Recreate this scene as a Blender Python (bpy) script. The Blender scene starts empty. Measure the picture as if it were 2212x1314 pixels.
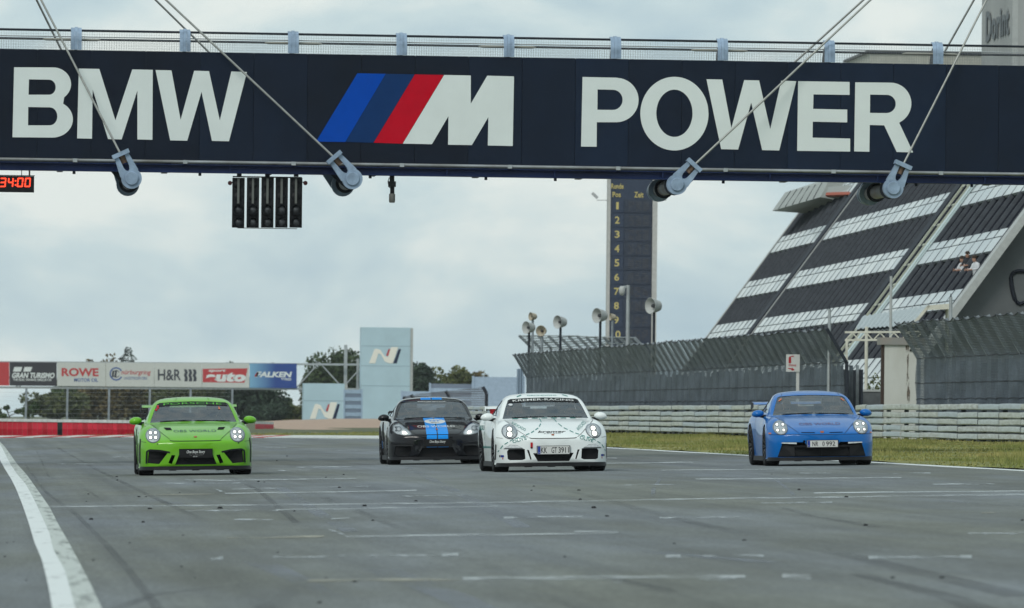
import bpy, bmesh, math, random
import numpy as np
from mathutils import Vector, Matrix
from mathutils.bvhtree import BVHTree

random.seed(7)
RNG = np.random.default_rng(7)
SC = bpy.context.scene
COL = SC.collection
PI = math.pi

# ------------------------------------------------------------------ camera
F_PX, CX, CY = 18433.333, 1106.0, 657.0          # 300 mm lens, photo is 2212 x 1314
YAW, PITCH, ROLL, CAM_H = 0.0614068, 0.0134485, 0.0105, 1.05
FW = np.array([math.sin(YAW)*math.cos(PITCH), math.cos(YAW)*math.cos(PITCH), math.sin(PITCH)])
R0 = np.array([math.cos(YAW), -math.sin(YAW), 0.0])
U0 = np.cross(R0, FW)
RT = math.cos(ROLL)*R0 + math.sin(ROLL)*U0
UP = -math.sin(ROLL)*R0 + math.cos(ROLL)*U0
ORG = np.array([0.0, 0.0, CAM_H])
cam = bpy.data.cameras.new('camera')
cam.lens = 300.0; cam.sensor_width = 36.0; cam.clip_start = 1.0; cam.clip_end = 20000.0
cam.dof.use_dof = True; cam.dof.focus_distance = 146.0; cam.dof.aperture_fstop = 9.0
cam_o = bpy.data.objects.new('camera', cam); COL.objects.link(cam_o)
cam_o.matrix_world = Matrix(((RT[0], UP[0], -FW[0], 0), (RT[1], UP[1], -FW[1], 0), (RT[2], UP[2], -FW[2], CAM_H), (0, 0, 0, 1)))
SC.camera = cam_o

# ------------------------------------------------------------------ sky and sun
SUN_EL, SUN_AZ = math.radians(40), math.radians(212)     # azimuth clockwise from +Y: behind the camera, to its left
wd = bpy.data.worlds.new('World'); SC.world = wd; wd.use_nodes = True
nt = wd.node_tree; nt.nodes.clear()
def N(t, ty, **kw):
    n = t.nodes.new(ty)
    for k, v in kw.items(): setattr(n, k, v)
    return n
out = N(nt, 'ShaderNodeOutputWorld'); bg = N(nt, 'ShaderNodeBackground'); bg.inputs['Strength'].default_value = 0.1
sky = N(nt, 'ShaderNodeTexSky', sky_type='NISHITA', sun_disc=False)
sky.sun_elevation = SUN_EL; sky.sun_rotation = SUN_AZ
tc = N(nt, 'ShaderNodeTexCoord')
mp = N(nt, 'ShaderNodeMapping'); mp.inputs['Scale'].default_value = (1.0, 1.0, 2.1)
n1 = N(nt, 'ShaderNodeTexNoise'); n1.inputs['Scale'].default_value = 26.0; n1.inputs['Detail'].default_value = 7.0
n1.inputs['Roughness'].default_value = 0.52; n1.inputs['Distortion'].default_value = 0.35
n2 = N(nt, 'ShaderNodeTexNoise'); n2.inputs['Scale'].default_value = 75.0; n2.inputs['Detail'].default_value = 5.0
ad = N(nt, 'ShaderNodeMath', operation='MULTIPLY_ADD'); ad.inputs[1].default_value = 0.22
cr = N(nt, 'ShaderNodeValToRGB')
els = cr.color_ramp.elements
els[0].position = 0.44; els[0].color = (0.440, 0.585, 0.665, 1)
els[1].position = 0.74; els[1].color = (0.795, 0.862, 0.838, 1)
e = els.new(0.60); e.color = (0.592, 0.722, 0.752, 1)
sc10 = N(nt, 'ShaderNodeVectorMath', operation='SCALE'); sc10.inputs['Scale'].default_value = 10.0
mx = N(nt, 'ShaderNodeMix', data_type='RGBA'); mx.inputs['Factor'].default_value = 0.93
L = nt.links.new
L(tc.outputs['Generated'], mp.inputs['Vector'])
L(mp.outputs['Vector'], n1.inputs['Vector']); L(mp.outputs['Vector'], n2.inputs['Vector'])
L(n2.outputs['Fac'], ad.inputs[0]); L(n1.outputs['Fac'], ad.inputs[2]); L(ad.outputs[0], cr.inputs['Fac'])
L(cr.outputs['Color'], sc10.inputs[0])
L(sky.outputs['Color'], mx.inputs['A']); L(sc10.outputs['Vector'], mx.inputs['B'])
L(mx.outputs['Result'], bg.inputs['Color']); L(bg.outputs['Background'], out.inputs['Surface'])
sun = bpy.data.lights.new('sun', 'SUN'); sun.energy = 1.5; sun.angle = math.radians(22); sun.color = (1.0, 0.96, 0.9)
sun_o = bpy.data.objects.new('sun', sun); COL.objects.link(sun_o)
sdir = Vector((math.sin(SUN_AZ)*math.cos(SUN_EL), math.cos(SUN_AZ)*math.cos(SUN_EL), math.sin(SUN_EL)))
sun_o.rotation_euler = (-sdir).to_track_quat('-Z', 'Y').to_euler(); sun_o.location = sdir*100
SC.view_settings.view_transform = 'Standard'; SC.view_settings.look = 'None'
SC.view_settings.exposure = 0.0; SC.view_settings.gamma = 1.0; SC.view_settings.use_curve_mapping = False
SC.cycles.max_bounces = 8; SC.cycles.transparent_max_bounces = 16

# ------------------------------------------------------------------ pixel helpers (a pixel is a direction; surfaces give the distance)
def ray(x, y): return FW*F_PX + RT*(x-CX) + UP*(CY-y)
def P(x, y, D): return ORG + ray(x, y)*(D/F_PX)
SLOPE = 0.0215                                             # the track's cross fall
def G(x, y):                                               # where a pixel meets the track plane z = SLOPE*x
    d = ray(x, y); return ORG + d*((-ORG[2])/(d[2]-SLOPE*d[0]))
def on_plane(x, y, o, n):
    d = ray(x, y); return ORG + d*(np.dot(np.array(o)-ORG, n)/np.dot(d, n))

# ------------------------------------------------------------------ materials
def mat(name, col, rough=0.6, metal=0.0, spec=0.28, coat=0.0, var=0.0, vscale=4.0, vstretch=(1, 1, 1), col2=None,
        bump=0.0, bscale=40.0, emit=None, estr=0.0, alpha=None, sheen=0.0):
    m = bpy.data.materials.new(name); m.use_nodes = True
    t = m.node_tree; b = t.nodes['Principled BSDF']
    b.inputs['Roughness'].default_value = rough; b.inputs['Metallic'].default_value = metal
    b.inputs['Specular IOR Level'].default_value = spec
    b.inputs['Coat Weight'].default_value = coat; b.inputs['Coat Roughness'].default_value = 0.04
    b.inputs['Base Color'].default_value = (*col, 1)
    if emit: b.inputs['Emission Color'].default_value = (*emit, 1); b.inputs['Emission Strength'].default_value = estr
    if alpha is not None: b.inputs['Alpha'].default_value = alpha
    if var > 0 or col2 is not None or bump > 0:
        c = N(t, 'ShaderNodeTexCoord'); g = N(t, 'ShaderNodeMapping'); g.inputs['Scale'].default_value = vstretch
        t.links.new(c.outputs['Object'], g.inputs['Vector'])
    if var > 0 or col2 is not None:
        n = N(t, 'ShaderNodeTexNoise'); n.inputs['Scale'].default_value = vscale; n.inputs['Detail'].default_value = 6.0
        n.inputs['Roughness'].default_value = 0.6
        t.links.new(g.outputs['Vector'], n.inputs['Vector'])
        r = N(t, 'ShaderNodeMapRange'); r.inputs[1].default_value = 0.32; r.inputs[2].default_value = 0.68
        t.links.new(n.outputs['Fac'], r.inputs[0])
        x = N(t, 'ShaderNodeMix', data_type='RGBA')
        t.links.new(r.outputs[0], x.inputs['Factor'])
        lo = col2 if col2 is not None else tuple(c_*(1-var) for c_ in col)
        hi = col if col2 is not None else tuple(min(1, c_*(1+var)) for c_ in col)
        x.inputs['A'].default_value = (*lo, 1); x.inputs['B'].default_value = (*hi, 1)
        t.links.new(x.outputs['Result'], b.inputs['Base Color'])
    if bump > 0:
        n = N(t, 'ShaderNodeTexNoise'); n.inputs['Scale'].default_value = bscale; n.inputs['Detail'].default_value = 4.0
        t.links.new(g.outputs['Vector'], n.inputs['Vector'])
        u = N(t, 'ShaderNodeBump'); u.inputs['Strength'].default_value = bump; u.inputs['Distance'].default_value = 0.02
        t.links.new(n.outputs['Fac'], u.inputs['Height']); t.links.new(u.outputs['Normal'], b.inputs['Normal'])
    return m

def paint(name, col, rough=0.32):
    m = mat(name, col, rough=rough, coat=0.60, var=0.04, vscale=1.3, spec=0.12); m.node_tree.nodes['Principled BSDF'].inputs['Coat Roughness'].default_value = 0.035; return m

def glass(name, tint, gloss=0.25):
    m = bpy.data.materials.new(name); m.use_nodes = True; t = m.node_tree; t.nodes.clear()
    o = N(t, 'ShaderNodeOutputMaterial'); tr = N(t, 'ShaderNodeBsdfTransparent'); gl = N(t, 'ShaderNodeBsdfGlossy')
    tr.inputs['Color'].default_value = (*tint, 1); gl.inputs['Roughness'].default_value = 0.06
    gl.inputs['Color'].default_value = (0.92, 0.96, 1, 1)
    lw = N(t, 'ShaderNodeFresnel'); lw.inputs['IOR'].default_value = 1.5
    ma = N(t, 'ShaderNodeMath', operation='ADD'); ma.inputs[1].default_value = gloss; ma.use_clamp = True
    mxs = N(t, 'ShaderNodeMixShader')
    t.links.new(lw.outputs['Fac'], ma.inputs[0]); t.links.new(ma.outputs[0], mxs.inputs['Fac'])
    t.links.new(tr.outputs[0], mxs.inputs[1]); t.links.new(gl.outputs[0], mxs.inputs[2])
    t.links.new(mxs.outputs[0], o.inputs['Surface'])
    return m

def worn(name, col, under, cover=0.5, scale=(1.4, 0.25, 1), detail_scale=3.0, rough=0.75, amax=1.0):
    """paint worn through to the asphalt: noise decides where paint is left (real alpha, the asphalt below shows)"""
    m = bpy.data.materials.new(name); m.use_nodes = True; t = m.node_tree; b = t.nodes['Principled BSDF']
    b.inputs['Roughness'].default_value = rough; b.inputs['Base Color'].default_value = (*col, 1)
    c = N(t, 'ShaderNodeTexCoord'); g = N(t, 'ShaderNodeMapping'); g.inputs['Scale'].default_value = scale
    n = N(t, 'ShaderNodeTexNoise'); n.inputs['Scale'].default_value = detail_scale; n.inputs['Detail'].default_value = 8
    n.inputs['Roughness'].default_value = 0.65
    r = N(t, 'ShaderNodeMapRange'); r.inputs[1].default_value = 0.72-cover*0.5; r.inputs[2].default_value = 0.92-cover*0.5
    r.inputs[3].default_value = under; r.inputs[4].default_value = amax
    t.links.new(c.outputs['Object'], g.inputs['Vector']); t.links.new(g.outputs['Vector'], n.inputs['Vector'])
    t.links.new(n.outputs['Fac'], r.inputs[0]); t.links.new(r.outputs[0], b.inputs['Alpha'])
    return m

def netting(name, col, open_, sx, sz):
    """woven net: threads are opaque, the meshes between them are open"""
    m = bpy.data.materials.new(name); m.use_nodes = True; t = m.node_tree; b = t.nodes['Principled BSDF']
    b.inputs['Roughness'].default_value = 0.8; b.inputs['Base Color'].default_value = (*col, 1)
    c = N(t, 'ShaderNodeTexCoord'); s = N(t, 'ShaderNodeSeparateXYZ'); t.links.new(c.outputs['Object'], s.inputs[0])
    n = N(t, 'ShaderNodeTexNoise'); n.inputs['Scale'].default_value = 1.1; n.inputs['Detail'].default_value = 5
    g = N(t, 'ShaderNodeMapping'); g.inputs['Scale'].default_value = (1, 0.6, 2.2)
    t.links.new(c.outputs['Object'], g.inputs['Vector']); t.links.new(g.outputs['Vector'], n.inputs['Vector'])
    def thread(src, k):
        a = N(t, 'ShaderNodeMath', operation='MULTIPLY'); a.inputs[1].default_value = k
        f = N(t, 'ShaderNodeMath', operation='FRACT')
        l = N(t, 'ShaderNodeMath', operation='LESS_THAN'); l.inputs[1].default_value = 1-math.sqrt(open_)
        t.links.new(src, a.inputs[0]); t.links.new(a.outputs[0], f.inputs[0]); t.links.new(f.outputs[0], l.inputs[0]); return l.outputs[0]
    mxx = N(t, 'ShaderNodeMath', operation='MAXIMUM')
    t.links.new(thread(s.outputs['Y'], sx), mxx.inputs[0]); t.links.new(thread(s.outputs['Z'], sz), mxx.inputs[1])
    t.links.new(mxx.outputs[0], b.inputs['Alpha'])
    r = N(t, 'ShaderNodeMix', data_type='RGBA'); r.inputs['A'].default_value = (*[v*0.65 for v in col], 1); r.inputs['B'].default_value = (*[v*1.5 for v in col], 1)
    t.links.new(n.outputs['Fac'], r.inputs['Factor']); t.links.new(r.outputs['Result'], b.inputs['Base Color'])
    return m

M = {}
M['steel'] = mat('galvanised steel', (0.42, 0.45, 0.46), 0.55, 0.6, var=0.15, vscale=3)
M['dark_steel'] = mat('dark steel', (0.022, 0.028, 0.038), 0.6, 0.2, var=0.2)
M['black'] = mat('matt black plastic', (0.005, 0.006, 0.008), 0.55, var=0.1, spec=0.25)
M['pocket'] = mat('intake black', (0.003, 0.003, 0.004), 0.8, spec=0.15)
M['rubber'] = mat('tyre rubber', (0.009, 0.009, 0.011), 0.75, var=0.2, vscale=12)
M['white'] = mat('white print', (0.70, 0.74, 0.73), 0.6, var=0.04, vscale=2)
M['lblue'] = mat('pale blue steel', (0.32, 0.43, 0.57), 0.5, col2=(0.20, 0.27, 0.36), vscale=5, coat=0.1)
M['cream'] = mat('cream paint', (0.62, 0.61, 0.52), 0.7, var=0.12)

# ------------------------------------------------------------------ mesh helpers
class MB:
    def __init__(s): s.v = []; s.f = []; s.m = []
    def add(s, vs, fs, mi=0):
        k = len(s.v); s.v += [tuple(map(float, p)) for p in vs]; s.f += [tuple(k+i for i in q) for q in fs]; s.m += [mi]*len(fs); return s
    def box(s, a, b, mi=0):
        (x0, y0, z0), (x1, y1, z1) = a, b
        return s.add([(x0,y0,z0),(x1,y0,z0),(x1,y1,z0),(x0,y1,z0),(x0,y0,z1),(x1,y0,z1),(x1,y1,z1),(x0,y1,z1)],
                     [(0,3,2,1),(4,5,6,7),(0,1,5,4),(1,2,6,5),(2,3,7,6),(3,0,4,7)], mi)
    def hexa(s, p, mi=0):
        """8 points: 0-3 one face, 4-7 the opposite"""
        return s.add(p, [(0,3,2,1),(4,5,6,7),(0,1,5,4),(1,2,6,5),(2,3,7,6),(3,0,4,7)], mi)
    def bar(s, p, q, w, h=None, up=(0, 0, 1), mi=0):
        p = np.array(p, float); q = np.array(q, float); h = h or w
        d = q-p; d /= np.linalg.norm(d); u = np.array(up, float)
        if abs(d@u) > 0.98: u = np.array((0, 1, 0.0))
        r = np.cross(d, u); r /= np.linalg.norm(r); u = np.cross(r, d)
        c = [(-1,-1),(1,-1),(1,1),(-1,1)]
        return s.hexa([p+r*a*w/2+u*b*h/2 for a, b in c]+[q+r*a*w/2+u*b*h/2 for a, b in c], mi)
    def tube(s, pts, rad, n=8, mi=0, caps=True):
        pts = [np.array(p, float) for p in pts]; rs = rad if hasattr(rad, '__len__') else [rad]*len(pts)
        rings = []
        for i, p in enumerate(pts):
            d = pts[min(i+1, len(pts)-1)]-pts[max(i-1, 0)]; d /= np.linalg.norm(d)
            u = np.array((0, 0, 1.0)) if abs(d[2]) < 0.9 else np.array((0, 1.0, 0))
            r = np.cross(d, u); r /= np.linalg.norm(r); u = np.cross(r, d)
            rings.append([p+rs[i]*(math.cos(2*PI*k/n)*r+math.sin(2*PI*k/n)*u) for k in range(n)])
        fs = [(i*n+k, i*n+(k+1)%n, (i+1)*n+(k+1)%n, (i+1)*n+k) for i in range(len(pts)-1) for k in range(n)]
        if caps: fs += [tuple(range(n-1, -1, -1)), tuple((len(pts)-1)*n+k for k in range(n))]
        return s.add([p for r in rings for p in r], fs, mi)
    def prism(s, poly, f0, f1, mi=0):
        """2-D outline -> solid between the two maps f0(a,b), f1(a,b)"""
        n = len(poly)
        return s.add([f0(*p) for p in poly]+[f1(*p) for p in poly],
                     [tuple(range(n-1, -1, -1)), tuple(range(n, 2*n))]+[(i, (i+1) % n, n+(i+1) % n, n+i) for i in range(n)], mi)
    def lathe(s, prof, f, n=24, mi=0, closed=False):
        """profile (r, t) turned round the axis; f(x, y, t) maps"""
        k = len(prof)
        vs = [f(r*math.cos(2*PI*j/n), r*math.sin(2*PI*j/n), t) for j in range(n) for r, t in prof]
        fs = [(j*k+i, j*k+i+1, ((j+1) % n)*k+i+1, ((j+1) % n)*k+i) for j in range(n) for i in range(k-1)]
        if closed: fs += [(j*k+k-1, j*k, ((j+1) % n)*k, ((j+1) % n)*k+k-1) for j in range(n)]
        return s.add(vs, fs, mi)
    def mesh(s, name, mats, smooth=None):
        me = bpy.data.meshes.new(name); me.from_pydata(s.v, [], s.f)
        for m_ in (mats if isinstance(mats, (list, tuple)) else [mats]): me.materials.append(m_)
        if any(s.m): me.polygons.foreach_set('material_index', s.m)
        fix_normals(me)
        if smooth is not None:
            me.polygons.foreach_set('use_smooth', [True]*len(me.polygons)); me.set_sharp_from_angle(angle=math.radians(smooth))
        me.update(); return me
    def build(s, name, mats, parent=None, smooth=None, **kw):
        return link(name, s.mesh(name, mats, smooth), parent, **kw)

def fix_normals(me):
    bm = bmesh.new(); bm.from_mesh(me); bmesh.ops.recalc_face_normals(bm, faces=bm.faces); bm.to_mesh(me); bm.free()

def link(name, me, parent=None, label=None, cat=None, group=None, kind=None):
    o = bpy.data.objects.new(name, me); COL.objects.link(o)
    if parent: o.parent = parent
    return tag(o, label, cat, group, kind)
def tag(o, label=None, cat=None, group=None, kind=None):
    for k, v in (('label', label), ('category', cat), ('group', group), ('kind', kind)):
        if v: o[k] = v
    return o
def thing(name, label, cat, loc=(0, 0, 0), rz=0.0, group=None):
    o = bpy.data.objects.new(name, None); COL.objects.link(o); o.empty_display_size = 0.2
    o.location = loc; o.rotation_euler = (0, 0, rz); return tag(o, label, cat, group)
def copy_tree(o, parent=None):
    c = o.copy(); COL.objects.link(c); c.parent = parent
    for ch in list(o.children): copy_tree(ch, c)
    return c

_tmp = bpy.data.scenes.new('workbench')
def evaluated(o):
    _tmp.collection.objects.link(o) if o.name not in _tmp.collection.objects else None
    with bpy.context.temp_override(scene=_tmp, view_layer=_tmp.view_layers[0]):
        dg = bpy.context.evaluated_depsgraph_get(); dg.update()
    me = bpy.data.meshes.new_from_object(o.evaluated_get(dg), depsgraph=dg)
    return me

# ------------------------------------------------------------------ lettering
_tc = {}
def text2d(s, bold=0.0, spacing=1.0, shear=0.0):
    """triangles of a line of text scaled to the unit square"""
    k = (s, bold, spacing, shear)
    if k in _tc: return _tc[k]
    cu = bpy.data.curves.new('txt', 'FONT'); cu.body = s; cu.offset = bold; cu.space_character = spacing; cu.shear = shear
    cu.resolution_u = 3; cu.fill_mode = 'BOTH' if hasattr(cu, 'fill_mode') else cu.fill_mode
    o = bpy.data.objects.new('txt', cu); me = evaluated(o)
    v = np.array([(p.co.x, p.co.y) for p in me.vertices]); f = [tuple(p.vertices) for p in me.polygons]
    lo, hi = v.min(0), v.max(0); v = (v-lo)/(hi-lo)
    bpy.data.objects.remove(o); bpy.data.curves.remove(cu); bpy.data.meshes.remove(me)
    _tc[k] = (v, f); return v, f
def shape2d(loops):
    """filled outline with holes: list of closed loops"""
    cu = bpy.data.curves.new('shp', 'CURVE'); cu.dimensions = '2D'; cu.fill_mode = 'BOTH'
    for lp in loops:
        sp = cu.splines.new('POLY'); sp.points.add(len(lp)-1); sp.use_cyclic_u = True
        for i, (a, b) in enumerate(lp): sp.points[i].co = (a, b, 0, 1)
    o = bpy.data.objects.new('shp', cu); me = evaluated(o)
    v = np.array([(p.co.x, p.co.y) for p in me.vertices]); f = [tuple(p.vertices) for p in me.polygons]
    bpy.data.objects.remove(o); bpy.data.curves.remove(cu); bpy.data.meshes.remove(me)
    return v, f
def flat(name, vf, fn, m, parent, **kw):
    """2-D triangles laid on a surface by fn(a, b) -> point"""
    v, f = vf; mb = MB(); mb.add([fn(a, b) for a, b in v], f); me = bpy.data.meshes.new(name)
    me.from_pydata(mb.v, [], mb.f); me.materials.append(m); me.update()
    return link(name, me, parent, **kw)
def arc(cx, cy, rx, ry, a0, a1, n=10):
    n = n*2
    return [(cx+rx*math.cos(math.radians(a0+(a1-a0)*i/n)), cy+ry*math.sin(math.radians(a0+(a1-a0)*i/n))) for i in range(n+1)]

# ================================================================== SETTING: ground, track, verge
def road_mat():
    m = bpy.data.materials.new('asphalt'); m.use_nodes = True; t = m.node_tree; b = t.nodes['Principled BSDF']
    b.inputs['Roughness'].default_value = 0.78; b.inputs['Specular IOR Level'].default_value = 0.35
    c = N(t, 'ShaderNodeTexCoord')
    def noise(sc, st, det=6, ro=0.6):
        g = N(t, 'ShaderNodeMapping'); g.inputs['Scale'].default_value = st
        n = N(t, 'ShaderNodeTexNoise'); n.inputs['Scale'].default_value = sc; n.inputs['Detail'].default_value = det; n.inputs['Roughness'].default_value = ro
        t.links.new(c.outputs['Object'], g.inputs['Vector']); t.links.new(g.outputs['Vector'], n.inputs['Vector']); return n.outputs['Fac']
    def ramp(src, lo, hi, a, b_):
        r = N(t, 'ShaderNodeMapRange'); r.inputs[1].default_value = lo; r.inputs[2].default_value = hi
        x = N(t, 'ShaderNodeMix', data_type='RGBA'); x.inputs['A'].default_value = (*a, 1); x.inputs['B'].default_value = (*b_, 1)
        t.links.new(src, r.inputs[0]); t.links.new(r.outputs[0], x.inputs['Factor']); return x.outputs['Result']
    def mul(a, b_):
        x = N(t, 'ShaderNodeMix', data_type='RGBA', blend_type='MULTIPLY'); x.inputs['Factor'].default_value = 1.0
        t.links.new(a, x.inputs['A']); t.links.new(b_, x.inputs['B']); return x.outputs['Result']
    base = ramp(noise(1.0, (0.30, 0.035, 1), 4), 0.4, 0.62, (0.134, 0.143, 0.124), (0.156, 0.173, 0.187))
    streak = ramp(noise(1.0, (1.5, 0.012, 1), 6, 0.65), 0.36, 0.66, (0.78, 0.79, 0.81), (1.14, 1.14, 1.13))
    grain = ramp(noise(1.0, (34, 3.0, 20), 3, 0.7), 0.30, 0.70, (0.76, 0.76, 0.76), (1.24, 1.24, 1.23))
    patch = ramp(noise(1.0, (0.9, 0.12, 1), 5, 0.7), 0.40, 0.64, (0.82, 0.82, 0.81), (1.10, 1.11, 1.12))
    t.links.new(mul(mul(base, streak), mul(grain, patch)), b.inputs['Base Color'])
    return m
M['road'] = road_mat()
M['paint_w'] = worn('white track paint', (0.66, 0.70, 0.69), 0.25, 0.95, (2.5, 0.3, 1), 2.0)
M['paint_f'] = worn('faded track paint', (0.50, 0.55, 0.57), 0.0, 0.52, (3.0, 0.4, 1), 1.6)
M['paint_s'] = worn('grid paint', (0.56, 0.61, 0.62), 0.08, 0.54, (1.1, 0.8, 1), 2.2)
M['paint_y'] = worn('dusty cream track paint', (0.34, 0.335, 0.27), 0.0, 0.55, (1.8, 0.5, 1), 1.0)
M['skid'] = worn('tyre mark rubber', (0.035, 0.036, 0.042), 0.0, 0.62, (1.2, 0.05, 1), 1.0, 0.6, amax=0.30)
M['scuff'] = worn('pale scuffed asphalt', (0.25, 0.28, 0.32), 0.0, 0.62, (1.0, 0.12, 1), 1.4, amax=0.5)
M['soil'] = mat('dry ground', (0.10, 0.11, 0.055), 0.9, var=0.3, vscale=0.3)
M['turf'] = mat('verge turf', (0.260, 0.250, 0.095), 0.95, col2=(0.150, 0.175, 0.055), vscale=0.9, vstretch=(1, 0.2, 1), bump=0.4)
M['gravel'] = mat('pinkish gravel', (0.46, 0.33, 0.25), 0.95, col2=(0.34, 0.25, 0.19), vscale=2.2, vstretch=(1, 0.25, 1), bump=0.6, bscale=12)

def gz(x, y):
    """terrain under and beside the track"""
    x = np.asarray(x, float); base = SLOPE*np.clip(x, -12, 16)-0.06
    return base + np.interp(x, [16, 17, 26, 34], [0.0, 0.045, 0.22, 0.30])
def sheet(name, xs_of_y, ys, zf, m, nx=24, kind='structure', parent=None):
    mb = MB(); v = []
    for y in ys:
        a, b = xs_of_y(y)
        for i in range(nx+1):
            x = a+(b-a)*i/nx; v.append((x, y, zf(x, y)))
    fs = [(j*(nx+1)+i, j*(nx+1)+i+1, (j+1)*(nx+1)+i+1, (j+1)*(nx+1)+i) for j in range(len(ys)-1) for i in range(nx)]
    mb.add(v, fs); return mb.build(name, m, parent, smooth=60, kind=kind)
# one ground sheet to the horizon
xs_g = np.concatenate([[-1800, -800, -150, -60, -30, -12.5], np.linspace(-12, 34, 47), [60, 150, 800, 1800]])
ys_g = np.concatenate([[-200], np.arange(0, 900, 20), [1000, 1500, 2500]])
mb = MB(); mb.add([(x, y, float(gz(x, y))) for y in ys_g for x in xs_g],
                  [(j*len(xs_g)+i, j*len(xs_g)+i+1, (j+1)*len(xs_g)+i+1, (j+1)*len(xs_g)+i) for j in range(len(ys_g)-1) for i in range(len(xs_g)-1)])
mb.build('ground', M['soil'], smooth=60, kind='structure')
EDGE_Y = [0, 250, 270, 285, 300, 318, 335, 350, 362, 372, 380]
EDGE_X = [16.03, 16.03, 15.8, 15.0, 13.7, 11.6, 8.6, 5.0, 0.5, -6.0, -14.0]
def edge(y): return float(np.interp(y, EDGE_Y, EDGE_X))
ys_r = list(np.arange(10, 300, 10))+list(np.arange(300, 381, 5))
road = sheet('road', lambda y: (-12 if y < 290 else -12-(y-290)*0.8, edge(y)), ys_r, lambda x, y: SLOPE*max(x, -12.0), M['road'])
# paved run-off outside the last corner
sheet('runoff_pavement', lambda y: (-90, 20.0-0.10*(y-330)), np.arange(300, 391, 10), lambda x, y: SLOPE*min(max(x, -12.0), 16)-0.022, M['road'])

def marking(name, loop_px, m, lift=0.004, parent=road):
    """a painted or rubbered mark, outline given as two lists of pixels (left side, right side) met with the track plane"""
    a, b = loop_px; v = []
    for p, q in zip(a, b): v += [G(*p), G(*q)]
    v = [(x, y, z+lift) for x, y, z in v]
    mb = MB(); mb.add(v, [(2*i, 2*i+1, 2*i+3, 2*i+2) for i in range(len(a)-1)])
    return mb.build(name, m, parent)
def resample(pts, n):
    pts = np.array(pts, float); d = np.concatenate([[0], np.cumsum(np.linalg.norm(np.diff(pts, axis=0), axis=1))])
    t = np.linspace(0, d[-1], n); return np.stack([np.interp(t, d, pts[:, 0]), np.interp(t, d, pts[:, 1])], 1)
k7 = lambda pts: [(x*0.4973, 940+y*0.4973) for x, y in pts]
k8 = lambda pts: [(1100+x*0.5027, 940+y*0.5027) for x, y in pts]
L1 = k7([(-30, 55), (0, 110), (22, 150), (50, 195), (72, 240), (100, 312), (125, 385), (150, 470), (180, 540), (196, 600), (214, 680), (232, 790)])
L2 = k7([(-12, 28), (6, 50), (26, 90), (48, 132), (80, 178), (112, 214), (150, 285), (190, 372), (214, 425), (232, 500), (282, 590), (338, 790)])
L3 = k7([(-6, 24), (20, 50), (45, 85), (75, 128), (115, 172), (160, 235), (214, 312), (262, 405), (300, 470), (340, 545), (392, 645), (458, 790)])
marking('edge_line', (resample(L1, 60), resample(L2, 60)), M['paint_w'])
marking('edge_line', (resample(L2, 60), resample(L3, 60)), worn('older white paint', (0.46, 0.50, 0.47), 0.30, 0.82, (5.0, 0.25, 1), 1.6))
# right-hand edge line
xr = np.linspace(0, 1, 60)
mb = MB(); v = []
for y in np.concatenate([np.arange(60, 250, 6), np.arange(250, 372, 3)]):
    e_ = edge(y); w = 0.28+0.05*math.sin(y*0.7); v += [(e_-0.12-w, y, SLOPE*(e_-0.12-w)+0.004), (e_-0.12, y, SLOPE*(e_-0.12)+0.004)]
mb.add(v, [(2*i, 2*i+1, 2*i+3, 2*i+2) for i in range(len(v)//2-1)]); mb.build('edge_line', M['paint_w'], road)

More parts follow.
